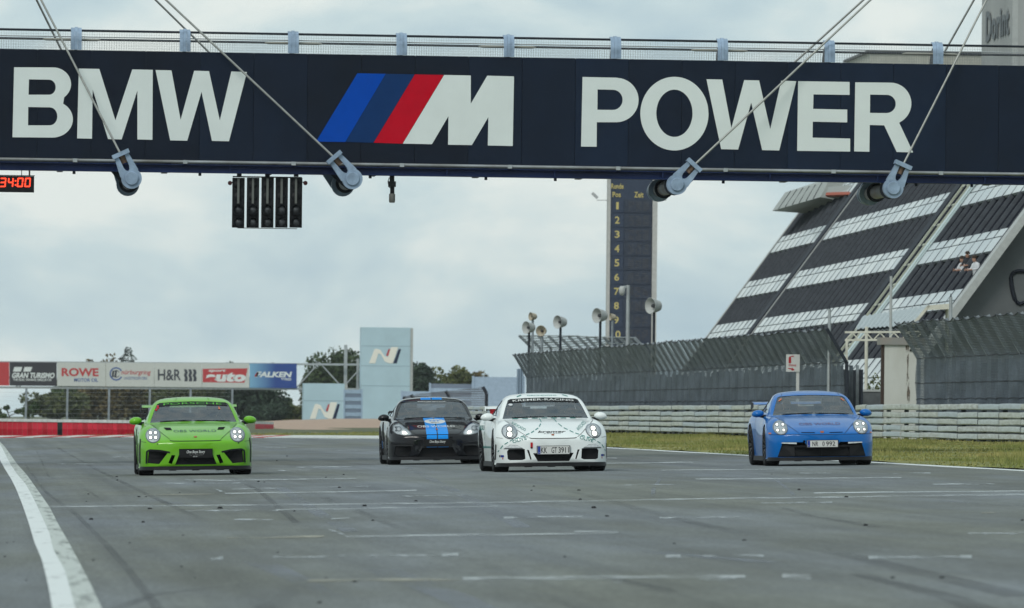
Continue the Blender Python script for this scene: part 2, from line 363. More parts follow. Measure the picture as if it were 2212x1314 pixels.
def cross_line(pts, t, m):
    p = resample(pts, max(3, int(abs(pts[-1][0]-pts[0][0])/60))); q = p.copy(); p[:, 1] -= t/2; q[:, 1] += t/2
    marking('grid_line', (p, q), m)
S, Fd, Y_ = M['paint_s'], M['paint_f'], M['paint_y']
for pts, t, m in [
    ([(106, 1095.5), (620, 1091), (1030, 1087), (1560, 1078), (2230, 1068.5)], 3.0, S),
    ([(1758, 1065.5), (2230, 1061.5)], 2.6, S), ([(490, 1066.5), (760, 1063), (900, 1060)], 2.8, S), ([(462, 1056), (490, 1066.5)], 3, Fd),
    ([(400, 1037), (430, 1039), (770, 1034.5)], 2.4, S), ([(330, 1045), (520, 1044)], 2, Fd), ([(596, 1102), (840, 1098.5), (1075, 1094.5)], 2.8, S),
    ([(710, 1144), (752, 1160)], 4, Fd), ([(752, 1160), (1040, 1156), (1336, 1151)], 4.5, S), ([(1240, 1150), (1336, 1150.5)], 5, S),
    ([(665, 1257), (1000, 1252.5)], 6, Y_), ([(1000, 1252.5), (1320, 1249), (1610, 1246)], 7, S), ([(1690, 1247), (1752, 1247)], 11, S),
    ([(490, 1163), (700, 1160)], 4, Y_), ([(400, 1104), (600, 1103)], 3, Fd), ([(590, 1125), (505, 1122.5)], 3, Fd), ([(715, 1121), (755, 1120)], 3, S),
    ([(800, 1202), (985, 1200)], 4.5, Fd), ([(955, 1200), (990, 1199)], 6, S), ([(455, 1208), (482, 1207)], 6, Fd), ([(590, 1204), (745, 1203)], 4, Fd),
    ([(310, 1070), (470, 1068)], 2, Y_), ([(500, 1057), (620, 1055)], 2, Fd), ([(690, 1053), (800, 1051)], 2, Fd), ([(860, 1073), (1000, 1071)], 2, Fd),
    ([(1311, 1001.5), (1497, 999)], 2.4, S), ([(1429, 1016.5), (1690, 1014)], 2.4, S), ([(1502, 1036), (1947, 1032.5)], 2.6, S),
    ([(1346, 1048.5), (1472, 1047)], 2, Fd), ([(2015, 1046.6), (2148, 1046)], 2, Fd), ([(1643, 1087.3), (1798, 1086.3)], 2.6, Fd), ([(1645, 1087.5), (1662, 1087.4)], 3, S),
    ([(1425, 1119.5), (1600, 1118.5)], 3, Fd), ([(1428, 1119.5), (1444, 1119.5)], 4, S), ([(1580, 1118.5), (1598, 1118.3)], 4, S),
    ([(1100, 1118.5), (1260, 1117)], 3, Fd), ([(1240, 1117), (1260, 1116.8)], 4, S), ([(1088, 1120), (1110, 1119.6)], 5, S),
    ([(2090, 1153.6), (2230, 1153)], 3.5, Fd), ([(2090, 1153.6), (2116, 1153.4)], 4.5, S), ([(2120, 1109), (2230, 1108)], 3, Y_),
    ([(1435, 1204), (1650, 1201.5)], 4.5, Fd), ([(1438, 1204), (1470, 1203.6)], 7, S), ([(1876, 1205.5), (2100, 1204.5)], 4.5, Fd), ([(1876, 1205.6), (1896, 1205.5)], 6, S), ([(2074, 1204.5), (2099, 1204.3)], 7, S),
    ([(1225, 1249.5), (1345, 1248)], 8, S), ([(1510, 1252), (1590, 1251)], 6, Fd), ([(1318, 1258), (1346, 1257)], 7, Fd),
    ([(120, 1003), (205, 1002)], 2, Fd), ([(232, 988), (285, 987)], 2, Fd), ([(640, 1010), (760, 1009)], 2, Fd), ([(600, 1017), (670, 1016.5)], 2, Fd),
    ([(540, 968), (620, 967)], 1.6, Fd), ([(700, 975), (770, 974)], 1.6, Fd), ([(1310, 990), (1333, 990)], 2, S),
    ([(1930, 1023), (2010, 1022.5)], 1.6, Fd), ([(1705, 1023), (1815, 1022)], 1.6, Fd)]:
    cross_line(pts, t, m)
def streak(pts, w, m, name='skid_mark'):
    p = resample(pts, 40); d = np.gradient(p, axis=0); nrm = np.abs(d[:, 1])+0.3*np.abs(d[:, 0])
    ww = np.linspace(w[0], w[1], 40)
    a = p.copy(); b = p.copy(); a[:, 0] -= ww/2; b[:, 0] += ww/2
    marking(name, (a, b), m, lift=0.0022)
for pts, w in [([(55, 1005), (100, 1065), (165, 1112), (225, 1172), (280, 1235), (330, 1300), (350, 1330)], (5, 26)),
               ([(80, 975), (105, 1030), (190, 1060), (250, 1100)], (4, 9)), ([(215, 1330), (330, 1285), (540, 1262)], (40, 16)),
               ([(540, 1330), (600, 1300), (660, 1250)], (60, 40)), ([(120, 965), (200, 1010), (300, 1060), (430, 1120)], (6, 20)),
               ([(700, 1075), (860, 1140), (1100, 1240), (1290, 1330)], (20, 60)), ([(1230, 1060), (1500, 1130), (1830, 1200), (2212, 1290)], (24, 90)),
               ([(1260, 1240), (1420, 1270), (1560, 1330)], (30, 70)), ([(1650, 1085), (1750, 1115), (1900, 1140)], (12, 40)),
               ([(1850, 1240), (2050, 1290), (2150, 1330)], (40, 80)), ([(380, 975), (560, 1060), (640, 1130)], (5, 18))]:
    streak(pts, w, M['skid'])
for pts, w in [([(560, 1215), (640, 1250), (720, 1290)], (70, 40)), ([(880, 1010), (1010, 1075), (1130, 1140)], (16, 40)), ([(330, 1080), (420, 1095), (520, 1100)], (40, 30)),
               ([(600, 1050), (690, 1110), (760, 1150)], (24, 40)), ([(1430, 1030), (1412, 1055), (1410, 1072)], (7, 10)), ([(1680, 1040), (1700, 1055), (1715, 1070)], (8, 10)),
               ([(1330, 1180), (1480, 1200), (1660, 1215)], (80, 60)), ([(820, 1230), (980, 1290), (1060, 1330)], (80, 90)), ([(2040, 1082), (2130, 1090), (2212, 1093)], (30, 40))]:
    streak(pts, w, M['scuff'], 'scuff_mark')

# verge: turf strip, blades, gravel trap, kerb
def verge_x(y):
    return edge(y)-0.02, 16+10.6 if y < 262 else 23.4+0.02*(334-y)+1.2
sheet('grass_verge', verge_x, np.arange(60, 372, 4), lambda x, y: float(gz(x, y))+0.062+0.02*math.sin(x*3.1+y*0.3), M['turf'], nx=30)
NB = 90000
by = 120+260*RNG.random(NB)**1.15; ex = np.interp(by, EDGE_Y, EDGE_X)
bx = ex+0.03+(26.2-ex)*RNG.random(NB); keep = (bx < 26.0)
by, bx = by[keep], bx[keep]; n_ = len(bx)
edge_d = bx-np.interp(by, EDGE_Y, EDGE_X)
hgt = (0.030+0.05*RNG.random(n_))*(0.7+0.9*np.clip(np.sin(bx*1.7)*np.sin(by*0.21)+0.3, 0, 1))*np.clip(0.4+edge_d, 0.4, 1)
zz = gz(bx, by)+0.055; ang = RNG.random(n_)*2*PI; wv = 0.012+0.016*RNG.random(n_)
dx, dy = np.cos(ang)*wv, np.sin(ang)*wv; lx, ly = (RNG.random(n_)-.5)*0.06, (RNG.random(n_)-.5)*0.06
V = np.empty((n_*3, 3)); V[0::3] = np.stack([bx-dx, by-dy, zz], 1); V[1::3] = np.stack([bx+dx, by+dy, zz], 1); V[2::3] = np.stack([bx+lx, by+ly, zz+hgt], 1)
me = bpy.data.meshes.new('grass'); me.vertices.add(n_*3); me.vertices.foreach_set('co', V.ravel()); me.loops.add(n_*3); me.loops.foreach_set('vertex_index', np.arange(n_*3))
me.polygons.add(n_); me.polygons.foreach_set('loop_start', np.arange(0, n_*3, 3)); me.update(calc_edges=True)
me.materials.append(mat('grass blades', (0.330, 0.300, 0.115), 0.9, col2=(0.150, 0.190, 0.050), vscale=0.5, vstretch=(1.2, 0.2, 1), spec=0.2))
link('grass', me, label='short yellowing grass on the strip between track and guardrail', cat='grass', kind='stuff')
def gravel_z(x, y):
    xl = float(np.interp(y, [384, 480, 790], [13.5, 15.0, 24.0])); g0 = float(gz(x, y))-0.02; k = min(1.0, (x-xl)/5.0); k = k*k*(3-2*k)
    return g0+(gravel_full(x, y)-g0)*k
def gravel_full(x, y): return float(np.interp(y, [384, 420, 560, 700, 790], [0.24, 0.30, 0.48, 0.55, 0.58])) + 0.03*math.sin(x*0.9+y*0.06) + 0.022*min(max(x-20, 0), 16)*min(1, max(0, (y-430)/120))
sheet('gravel_trap', lambda y: (float(np.interp(y, [384, 480, 790], [13.5, 15.0, 24.0])), 90.0), np.arange(384, 800, 8), gravel_z, M['gravel'], nx=60)
mb = MB(); v = []                                             # low grey-white kerb round the outside of the corner
k_w = mat('kerb white', (0.55, 0.57, 0.55), 0.8, var=0.2); k_r = mat('kerb red', (0.42, 0.035, 0.04), 0.8, var=0.2)
kerb = thing('kerb', None, None); kerb['kind'] = 'structure'
ky = np.arange(286, 380, 2.0)
for i in range(len(ky)-1):
    a, b = edge(ky[i]), edge(ky[i+1]); mb = MB(); ya, yb = ky[i], ky[i+1]
    q = [(a, ya), (a+1.1, ya+0.6), (b+1.1, yb+0.6), (b, yb)]
    mb.hexa([(x, y, SLOPE*x-0.05) for x, y in q]+[(x, y, SLOPE*x+(0.02 if k in (0, 3) else 0.09)) for k, (x, y) in enumerate(q)])
    mb.build('kerb_block', k_r if (i % 2 and ya > 320) else k_w, kerb)

# crumbs of tyre rubber lying on the track
def crumb(sd):
    r = random.Random(sd); mb = MB(); n = 6
    ring = [(r.uniform(.6, 1.1)*math.cos(2*PI*k/n), r.uniform(.6, 1.1)*math.sin(2*PI*k/n)) for k in range(n)]
    mb.add([(x*.05, y*.05, 0.0) for x, y in ring]+[(x*.035+r.uniform(-.01, .01), y*.035, r.uniform(.018, .035)) for x, y in ring],
           [tuple(range(n-1, -1, -1)), tuple(range(n, 2*n))]+[(i, (i+1) % n, n+(i+1) % n, n+i) for i in range(n)])
    return mb.mesh('rubber_crumb', M['rubber'])
CR = [crumb(i) for i in range(5)]
for i, (x, y) in enumerate([(253, 1038), (252, 1031), (420, 1042), (388, 1065), (187, 1084), (191, 1068), (300, 1074), (315, 1074), (323, 1100), (310, 1129), (476, 1099), (197, 1123),
        (280, 1173), (395, 1157), (636, 1105), (733, 1054), (558, 1041), (571, 1042), (742, 1026), (704, 1032), (598, 996), (620, 986), (1153, 1051), (1250, 1060), (1254, 1080), (1283, 1098), (1311, 1116), (1148, 1060),
        (1667, 1025), (1726, 1059), (1828, 1075), (1870, 1136), (1456, 1175), (1607, 1168), (1220, 1204), (704, 1249), (766, 1258), (690, 1303), (392, 1225), (422, 1249), (600, 1194), (30, 1171), (15, 1173), (10, 1203), (1035, 1251), (1928, 1249), (2035, 1249), (2208, 1125), (898, 1083), (788, 1094), (805, 1125), (57, 1254), (201, 1211)]):
    p = G(x, y); o = link('rubber_crumb', CR[i % 5], None, 'small black crumb of tyre rubber lying on the grey track', 'rubber crumb', 'tyre rubber crumbs on the track')
    s_ = random.uniform(0.35, 0.75)*(0.45 if y > 1150 else 0.8); o.location = p; o.scale = (s_, s_*2, s_); o.rotation_euler = (0, -0.0215, random.uniform(-0.6, 0.6))

# ================================================================== guardrail and catch fence on the right
def rail_x(y): return 26.35-(y-215.8)*0.0203
def rail_z(y): return 0.515+(y-215.8)*0.0002
rail_m = [mat('weathered guardrail %d' % i, c, 0.62, 0.25, col2=d, vscale=2.6, vstretch=(1, 0.7, 5), bump=0.25, bscale=5) for i, (c, d) in enumerate(
    [((0.55, 0.60, 0.59), (0.42, 0.46, 0.44)), ((0.60, 0.64, 0.63), (0.36, 0.37, 0.33)), ((0.48, 0.55, 0.58), (0.40, 0.45, 0.47)), ((0.56, 0.59, 0.55), (0.38, 0.40, 0.35))])]
fence_post_m = mat('fence post grey', (0.26, 0.295, 0.32), 0.65, 0.2, var=0.25)
PROF = [(0.02, -0.080), (-0.050, -0.076), (-0.078, -0.052), (-0.074, -0.010), (-0.076, 0.040), (-0.064, 0.070), (0.02, 0.082)]
ZR = [0.97, 0.755, 0.575, 0.38, 0.19]
def guardrail(y0, y1, label):
    t = thing('guardrail', label, 'guardrail', group=None)
    ys = np.arange(y0, y1-0.1, 4.0)
    for a in ys:
        b = min(a+4.06, y1)
        mbp = MB(); mbp.box((rail_x(a)+0.04, a-0.05, rail_z(a)-0.35), (rail_x(a)+0.16, a+0.05, rail_z(a)+1.0)); mbp.build('post', M['dark_steel'], t)
        for k, z in enumerate(ZR):
            mbr = MB(); v = []; j = random.uniform(-0.012, 0.012); j2 = random.uniform(-0.012, 0.012); pd = random.uniform(-0.008, 0.008)
            for yy, jj, off in ((a, j, 0.0), ((a+b)/2, (j+j2)/2+0.006, random.uniform(-.02, .02)), (b, j2, 0.012)):
                v += [(rail_x(yy)+px+off+pd, yy, rail_z(yy)+z+pz+jj) for px, pz in PROF]
            n = len(PROF)
            mbr.add(v, [(s*n+i, s*n+i+1, (s+1)*n+i+1, (s+1)*n+i) for s in range(2) for i in range(n-1)])
            mbr.build('rail', random.choice(rail_m), t, smooth=50)
    return t
guardrail(196, 250.5, 'five-beam grey guardrail in front of the white concrete pillar, nearer section')
guardrail(256.5, 400, 'long five-beam grey guardrail running back along the grass behind the blue car')

M['net'] = netting('dark catch net', (0.074, 0.096, 0.120), 0.20, 21, 24)
def catch_fence(y0, y1, label, xo=0.55, z1=2.9, lean=0.62, rise=1.0, step=2.0):
    t = thing('catch_fence', label, 'fence')
    ys = list(np.arange(y0, y1+0.01, step)); sag = [random.uniform(-0.05, 0.05) for _ in ys]
    for i, a in enumerate(ys):
        x, z0 = rail_x(a)+xo, rail_z(a)
        m_ = MB(); m_.box((x+0.03, a-0.05, z0-0.3), (x+0.13, a+0.05, z1)); m_.bar((x+0.08, a, z1-0.04), (x+0.08-lean, a, z1+rise), 0.10, 0.10); m_.build('post', fence_post_m if i else M['dark_steel'], t)
        if i == len(ys)-1: break
        b = ys[i+1]; nz, ny = 14, 4
        v = []
        for r in range(nz+1):
            for c in range(ny+1):
                u = c/ny; yy = a+(b-a)*u; xx, zb = rail_x(yy)+xo, rail_z(yy); s4 = 4*u*(1-u)
                wob = 0.06*s4*math.sin(r*1.3+i)+0.03*math.sin(yy*2.1+r)
                if r <= 9: f = r/9; p = (xx+wob*0.7, yy, zb+0.25+(z1-zb-0.25)*f+0.03*s4*math.sin(r*2.0))
                else: f = (r-9)/(nz-9); p = (xx-lean*f+wob*0.5, yy, z1+rise*f-0.07*s4*f+0.02*s4*math.sin(r*3+i)+sag[i]*f*0.5)
                v.append(p)
        m_ = MB(); m_.add(v, [(r*(ny+1)+c, r*(ny+1)+c+1, (r+1)*(ny+1)+c+1, (r+1)*(ny+1)+c) for r in range(nz) for c in range(ny)]); m_.build('net_panel', M['net'], t, smooth=70)
        m_ = MB()
        for r in (2, 4, 6, 9, 14):
            m_.tube([v[r*(ny+1)+c] for c in range(ny+1)], 0.016, 5)
        m_.build('net_rope', M['dark_steel'], t, kind='stuff')
    return t
catch_fence(200, 241.5, 'dark grey catch net on leaning posts beside the white concrete pillar', step=2.075)
catch_fence(258.5, 374.6, 'long run of dark catch net behind the guardrail, tops bent over the track')
# pale boards standing behind the net
bm_ = [mat('fence board %d' % i, c, 0.8, var=0.2) for i, c in enumerate([(0.050, 0.064, 0.080), (0.120, 0.145, 0.165), (0.020, 0.027, 0.040), (0.26, 0.30, 0.32)])]
bt1 = thing('fence_boards', 'row of upright dark boards behind the catch net next to the concrete pillar', 'fence boards')
bt2 = thing('fence_boards', 'long row of upright grey boards close behind the long catch net', 'fence boards')
for y in list(np.arange(198, 241, 1.5))+list(np.arange(259, 376, 2.0)):
    bt = bt1 if y < 250 else bt2
    m_ = MB(); x = rail_x(y)+1.15; w = 1.48 if y < 250 else 1.98; m_.box((x, y, rail_z(y)-0.2), (x+0.05, y+w, 2.75+random.uniform(-.12, .05))); m_.build('board', random.choice(bm_[:3]), bt)
    if random.random() < 0.85: m_ = MB(); yy = y+random.uniform(0, w*0.6); ww = random.uniform(0.12, 0.5); m_.box((x-0.08, yy, rail_z(y)-0.2), (x-0.003, yy+ww, 2.8)); m_.build('batten', random.choice(bm_[1:]), bt)

# ================================================================== the advertising footbridge
BA = P(0, 240, 170.0); BB = P(2212, 258, 173.0)
BE = np.array([BB[0]-BA[0], BB[1]-BA[1], 0.0]); BE /= np.linalg.norm(BE)          # along the bridge
BP = np.array([-BE[1], BE[0], 0.0])                                              # normal of the banner face
BN = np.array([0.0, 1.0, 0.0])                                                   # depth: the bridge is a slight parallelogram, its ends follow the track
BO = np.array([BA[0], BA[1], 0.0])
def W(s, n, z): return BO+BE*s+BN*n+np.array((0, 0, z))
def bpx(x, y, n=0.0):
    p = on_plane(x, y, BO+BN*n, BP); return float((p-BO-BN*n)@BE), float(p[2])
Z0, Z1 = 6.15, 8.315
bridge = thing('footbridge', 'long black footbridge spanning the track with huge white BMW M POWER lettering', 'bridge')
banner_m = mat('banner black', (0.0040, 0.0110, 0.0270), 0.6, var=0.14, vscale=1.2, bump=0.35, bscale=1.6, spec=0.22)
banner_v = [banner_m]+[mat('banner black %d' % i, tuple(c*k for c in (0.0040, 0.0110, 0.0270)), 0.6, var=0.2, vscale=1.0, bump=0.4, bscale=1.3, spec=0.22) for i, k in enumerate((0.72, 1.3, 1.0))]
M['logo_w'] = mat('letter white', (0.69, 0.75, 0.73), 0.6, var=0.035, vscale=1.5)
navy = mat('navy girder', (0.004, 0.014, 0.060), 0.5, var=0.4, vscale=1.5, vstretch=(0.4, 0.4, 3), spec=0.25)
trim = mat('aluminium trim', (0.40, 0.43, 0.45), 0.45, 0.5, col2=(0.20, 0.20, 0.19), vscale=1.1)
S0, S1 = -3.6, 25.4
ps = np.arange(S0, S1, 1.085)
for i, s in enumerate(ps):
    m_ = MB(); a, b = s+0.004, s+1.085-0.004; d = random.uniform(-0.003, 0.003)
    m_.hexa([W(a, 0.0+d, Z0), W(b, 0.0+d, Z0), W(b, 0.03, Z0), W(a, 0.03, Z0), W(a, 0.0+d, Z1), W(b, d, Z1), W(b, 0.03, Z1), W(a, 0.03, Z1)]); m_.build('banner_panel', random.choice(banner_v), bridge)
S1 = float(ps[-1]+1.085)
def wbox(name, s0, s1, n0, n1, z0, z1, m, parent=bridge):
    m_ = MB(); m_.hexa([W(s0, n0, z0), W(s1, n0, z0), W(s1, n1, z0), W(s0, n1, z0), W(s0, n0, z1), W(s1, n0, z1), W(s1, n1, z1), W(s0, n1, z1)]); return m_.build(name, m, parent)
wbox('banner_backing', S0, S1, 0.036, 0.06, Z0+0.01, Z1-0.012, M['dark_steel'])
wbox('deck', S0, S1, 0.2, 4.3, 6.10, 6.32, M['dark_steel'])
wbox('rear_banner', S0, S1, 4.40, 4.43, Z0, Z1, banner_m)
wbox('front_girder', S0, S1, 0.02, 0.10, 5.93, 6.045, navy)
wbox('girder_flange', S0, S1, -0.06, 0.26, 5.90, 5.928, navy)
wbox('girder_flange', S0, S1, -0.06, 0.26, 6.047, 6.07, navy)
wbox('rear_girder', S0, S1, 4.30, 4.38, 6.06, 6.30, navy)
for s in np.arange(S0+0.5, S1, 2.14):
    wbox('cross_beam', s, s+0.12, 0.27, 4.14, 5.99, 6.09, M['dark_steel'])
m_ = MB(); m_.tube([W(S0, -0.05, 6.115), W(S1, -0.05, 6.115)], 0.033, 8); m_.build('trim_tube', trim, bridge, smooth=60)
for x in (162, 400, 634, 868, 1101, 1335, 1567, 1800, 2032):
    s, _ = bpx(x, 350); wbox('trim_clamp', s-0.045, s+0.045, -0.10, 0.0, 6.075, 6.148, M['steel'])
    wbox('web_stiffener', s+0.9, s+0.93, -0.05, 0.018, 5.931, 6.043, navy)
for x in (432, 800, 1200, 1563, 1980, 160, 1050, 2100):
    s, _ = bpx(x, 376); m_ = MB(); m_.tube([W(s, 0.05, 5.898), W(s, 0.05, 5.84)], 0.03, 8); m_.build('drain_stub', M['dark_steel'], bridge)

# lettering, outlines taken in the banner plane
c5 = lambda p: [(x*0.3957, y*0.3957) for x, y in p]
c6 = lambda p: [(660+x*0.3957, y*0.3957) for x, y in p]
c7 = lambda p: [(1340+x*0.3958, y*0.3958) for x, y in p]
def letter(name, loops, m, label=None):
    lp = [[bpx(x, y) for x, y in l] for l in loops]
    v, f = shape2d(lp); mb = MB()
    n = len(v); mb.add([W(a, -0.012, b) for a, b in v], f)
    for l in lp:
        k = len(l); mb.add([W(a, -0.012, b) for a, b in l]+[W(a, 0.001, b) for a, b in l], [(i, (i+1) % k, k+(i+1) % k, k+i) for i in range(k)])
    return link(name, mb.mesh(name, m), bridge, label)
lw = M['logo_w']
letter('letter', [c5([(77, 368), (290, 369)]+arc(290, 460, 98, 91, -90, 52)+arc(285, 652, 113, 100, -58, 90)+[(68, 750)]),
                  c5([(158, 434), (268, 436)]+arc(268, 477, 36, 41, -90, 90, 6)+[(156, 518)]), c5([(154, 585), (275, 587)]+arc(272, 636, 41, 49, -90, 90, 6)+[(153, 685)])], lw, 'white letter B')
letter('letter', [c5([(430, 375), (542, 377), (630, 658), (722, 380), (834, 382), (832, 764), (750, 762), (750, 495), (664, 762), (590, 760), (506, 490), (502, 758), (421, 756)])], lw, 'white letter M after the B')
letter('letter', [c5([(849, 383), (936, 385), (986, 655), (1060, 387), (1141, 389), (1200, 658), (1263, 391), (1348, 394), (1250, 772), (1157, 770), (1100, 502), (1022, 769), (929, 767)])], lw, 'white letter W after the M')
letter('logo_stripe', [c6([(283, 401), (438, 404), (217, 776), (57, 774)])], mat('logo blue', (0.0, 0.062, 0.40), 0.6, var=0.05, spec=0.1), 'bright blue slanted stripe')
letter('logo_stripe', [c6([(440, 404), (595, 407), (370, 780), (219, 776)])], mat('logo navy', (0.006, 0.036, 0.130), 0.6, var=0.05, spec=0.1), 'navy slanted stripe')
letter('logo_stripe', [c6([(597, 407), (755, 410), (529, 785), (372, 780)])], mat('logo red', (0.50, 0.003, 0.018), 0.6, var=0.05, spec=0.1), 'red slanted stripe')
letter('letter', [c6([(757, 410), (902, 413), (902, 567), (992, 414), (1138, 418), (1131, 798), (995, 795), (998, 640), (908, 793), (778, 791), (780, 635), (690, 788), (531, 785)])], lw, 'white slanted logo letter M')
letter('letter', [c6([(1512, 421), (1700, 425)]+arc(1697, 547, 121, 121, -88, 90)+[(1590, 668), (1589, 802), (1504, 801)]), c6([(1594, 489), (1682, 491)]+arc(1678, 546, 53, 55, -88, 90, 6)+[(1593, 600)])], lw, 'white letter P')
letter('letter', [c7(arc(295, 621, 186, 201, 0, 350, 34)), c7(arc(295, 619, 99, 129, 0, 350, 30))], lw, 'white letter O')
letter('letter', [c7([(470, 433), (556, 435), (606, 700), (676, 438), (757, 440), (818, 706), (878, 441), (960, 444), (867, 822), (774, 820), (714, 560), (643, 817), (550, 815)])], lw, 'white letter W after the O')
letter('letter', [c7([(970, 444), (1251, 448), (1251, 519), (1054, 516), (1052, 595), (1238, 599), (1238, 669), (1050, 665), (1049, 752), (1254, 757), (1254, 828), (965, 824)])], lw, 'white letter E')
letter('letter', [c7([(1282, 450), (1470, 452)]+arc(1474, 566, 114, 114, -90, 64)+[(1522, 672), (1598, 833), (1508, 830), (1440, 685), (1361, 683), (1359, 829), (1276, 827)]),
                  c7([(1363, 517), (1454, 519)]+arc(1453, 568, 50, 50, -90, 90, 6)+[(1362, 617)])], lw, 'white letter R')

# railing: bracket posts, wire mesh, rails, lamps
post_x = [-68, 165, 400, 634, 868, 1100, 1331, 1562, 1793, 2027, 2260]
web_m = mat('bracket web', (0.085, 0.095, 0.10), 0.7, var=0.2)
sp_ = [bpx(x, 80)[0] for x in post_x]
ROUND = [(0.0, 8.32), (0.0, 8.50)]+[(0.30-0.30*math.cos(a), 8.50+0.255*math.sin(a)) for a in np.linspace(0.15, PI/2, 10)]+[(0.42, 8.752)]
for s in sp_:
    for sg, nb in ((1, 0.0),):
        pr = [(nb+sg*n, z) for n, z in ROUND]
        m_ = MB(); web = pr+[(nb+sg*0.75, 8.72), (nb+sg*1.15, 8.62), (nb+sg*1.38, 8.47), (nb+sg*1.48, 8.30), (nb+sg*1.5, 8.05), (nb+sg*0.06, 8.05)]
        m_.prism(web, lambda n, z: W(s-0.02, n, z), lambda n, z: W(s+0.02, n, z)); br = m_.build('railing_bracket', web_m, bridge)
        m_ = MB()
        for off, w, th in ((-0.07, 0.075, 0.02), (0.0, 0.06, 0.035), (0.07, 0.075, 0.02)):
            outer = []
            for k in range(len(pr)):
                (n0, z0_), (n1, z1_) = pr[max(k-1, 0)], pr[min(k+1, len(pr)-1)]; l = math.hypot(n1-n0, z1_-z0_); outer.append((pr[k][0]-(z1_-z0_)/l*th, pr[k][1]+(n1-n0)/l*th))
            for k in range(len(pr)-1):
                q = [pr[k], pr[k+1], outer[k+1], outer[k]]; m_.hexa([W(s+off-w/2, *p) for p in q]+[W(s+off+w/2, *p) for p in q])
        m_.build('bracket_flange', M['lblue'], br)
wire_m = mat('railing wire', (0.28, 0.30, 0.30), 0.6, 0.3)
for i in range(len(sp_)-1):
    for nb in (0.22, 4.25):
        m_ = MB(); a, b = sp_[i]+0.02, sp_[i+1]-0.02
        for s in np.linspace(a, b, 44): m_.bar(W(s, nb, 8.2), W(s, nb, 8.70), 0.0035)
        for z in np.linspace(8.33, 8.69, 8): m_.bar(W(a, nb, z), W(b, nb, z), 0.0035)
        m_.build('wire_mesh', wire_m, bridge)
for nb in (0.22, 4.25):
    m_ = MB(); m_.tube([W(S0, nb, 8.715), W(S1, nb, 8.715)], 0.022, 8); m_.build('handrail', M['dark_steel'], bridge)
m_ = MB(); m_.tube([W(S0, 0.5, 8.60), W(S1, 0.5, 8.60)], 0.013, 6); m_.build('cable_conduit', M['steel'], bridge)
tube_m = mat('lamp tube housing', (0.38, 0.38, 0.33), 0.5)
for x in (155, 634, 1096, 1554, 2010):
    s, _ = bpx(x, 80, 0.62); m_ = MB(); m_.tube([W(s-0.58, 0.60, 8.545), W(s-0.5, 0.60, 8.545), W(s+0.5, 0.60, 8.545), W(s+0.58, 0.60, 8.545)], [0.014, 0.026, 0.026, 0.014], 8); m_.build('lamp_tube', tube_m, bridge, smooth=50)

# pylons, stay cables and their anchors (the pylons stand just outside the picture on both sides)
pyl_m = mat('pylon grey blue', (0.30, 0.38, 0.48), 0.5, var=0.1)
tops = []
for x, y in ((-163, -489), (2357, -447)):
    p = on_plane(x, y, BO+BN*1.0, BP); s = float((p-BO-BN)@BE); tops.append((s, float(p[2])))
    m_ = MB(); g0 = SLOPE*max(-12, W(s, 1.0, 0)[0])-0.3
    m_.tube([W(s, 1.0, g0), W(s, 1.0, p[2]*0.5), W(s, 1.0, p[2]+0.4)], [0.30, 0.26, 0.18], 16); m_.build('pylon', pyl_m, bridge, smooth=60)
cab_m = mat('steel cable', (0.36, 0.37, 0.35), 0.5, 0.5, var=0.15, vscale=9)
rust = mat('rusty collar', (0.20, 0.13, 0.09), 0.8, var=0.4, vscale=9)
AN = [((697, 822), (742, 970), 0, 'c5'), ((158, 862), (255, 978), 0, 'c6'), ((400, 905), (308, 1008), 1, 'c7'), ((1541, 905), (1488, 1028), 1, 'c7')]
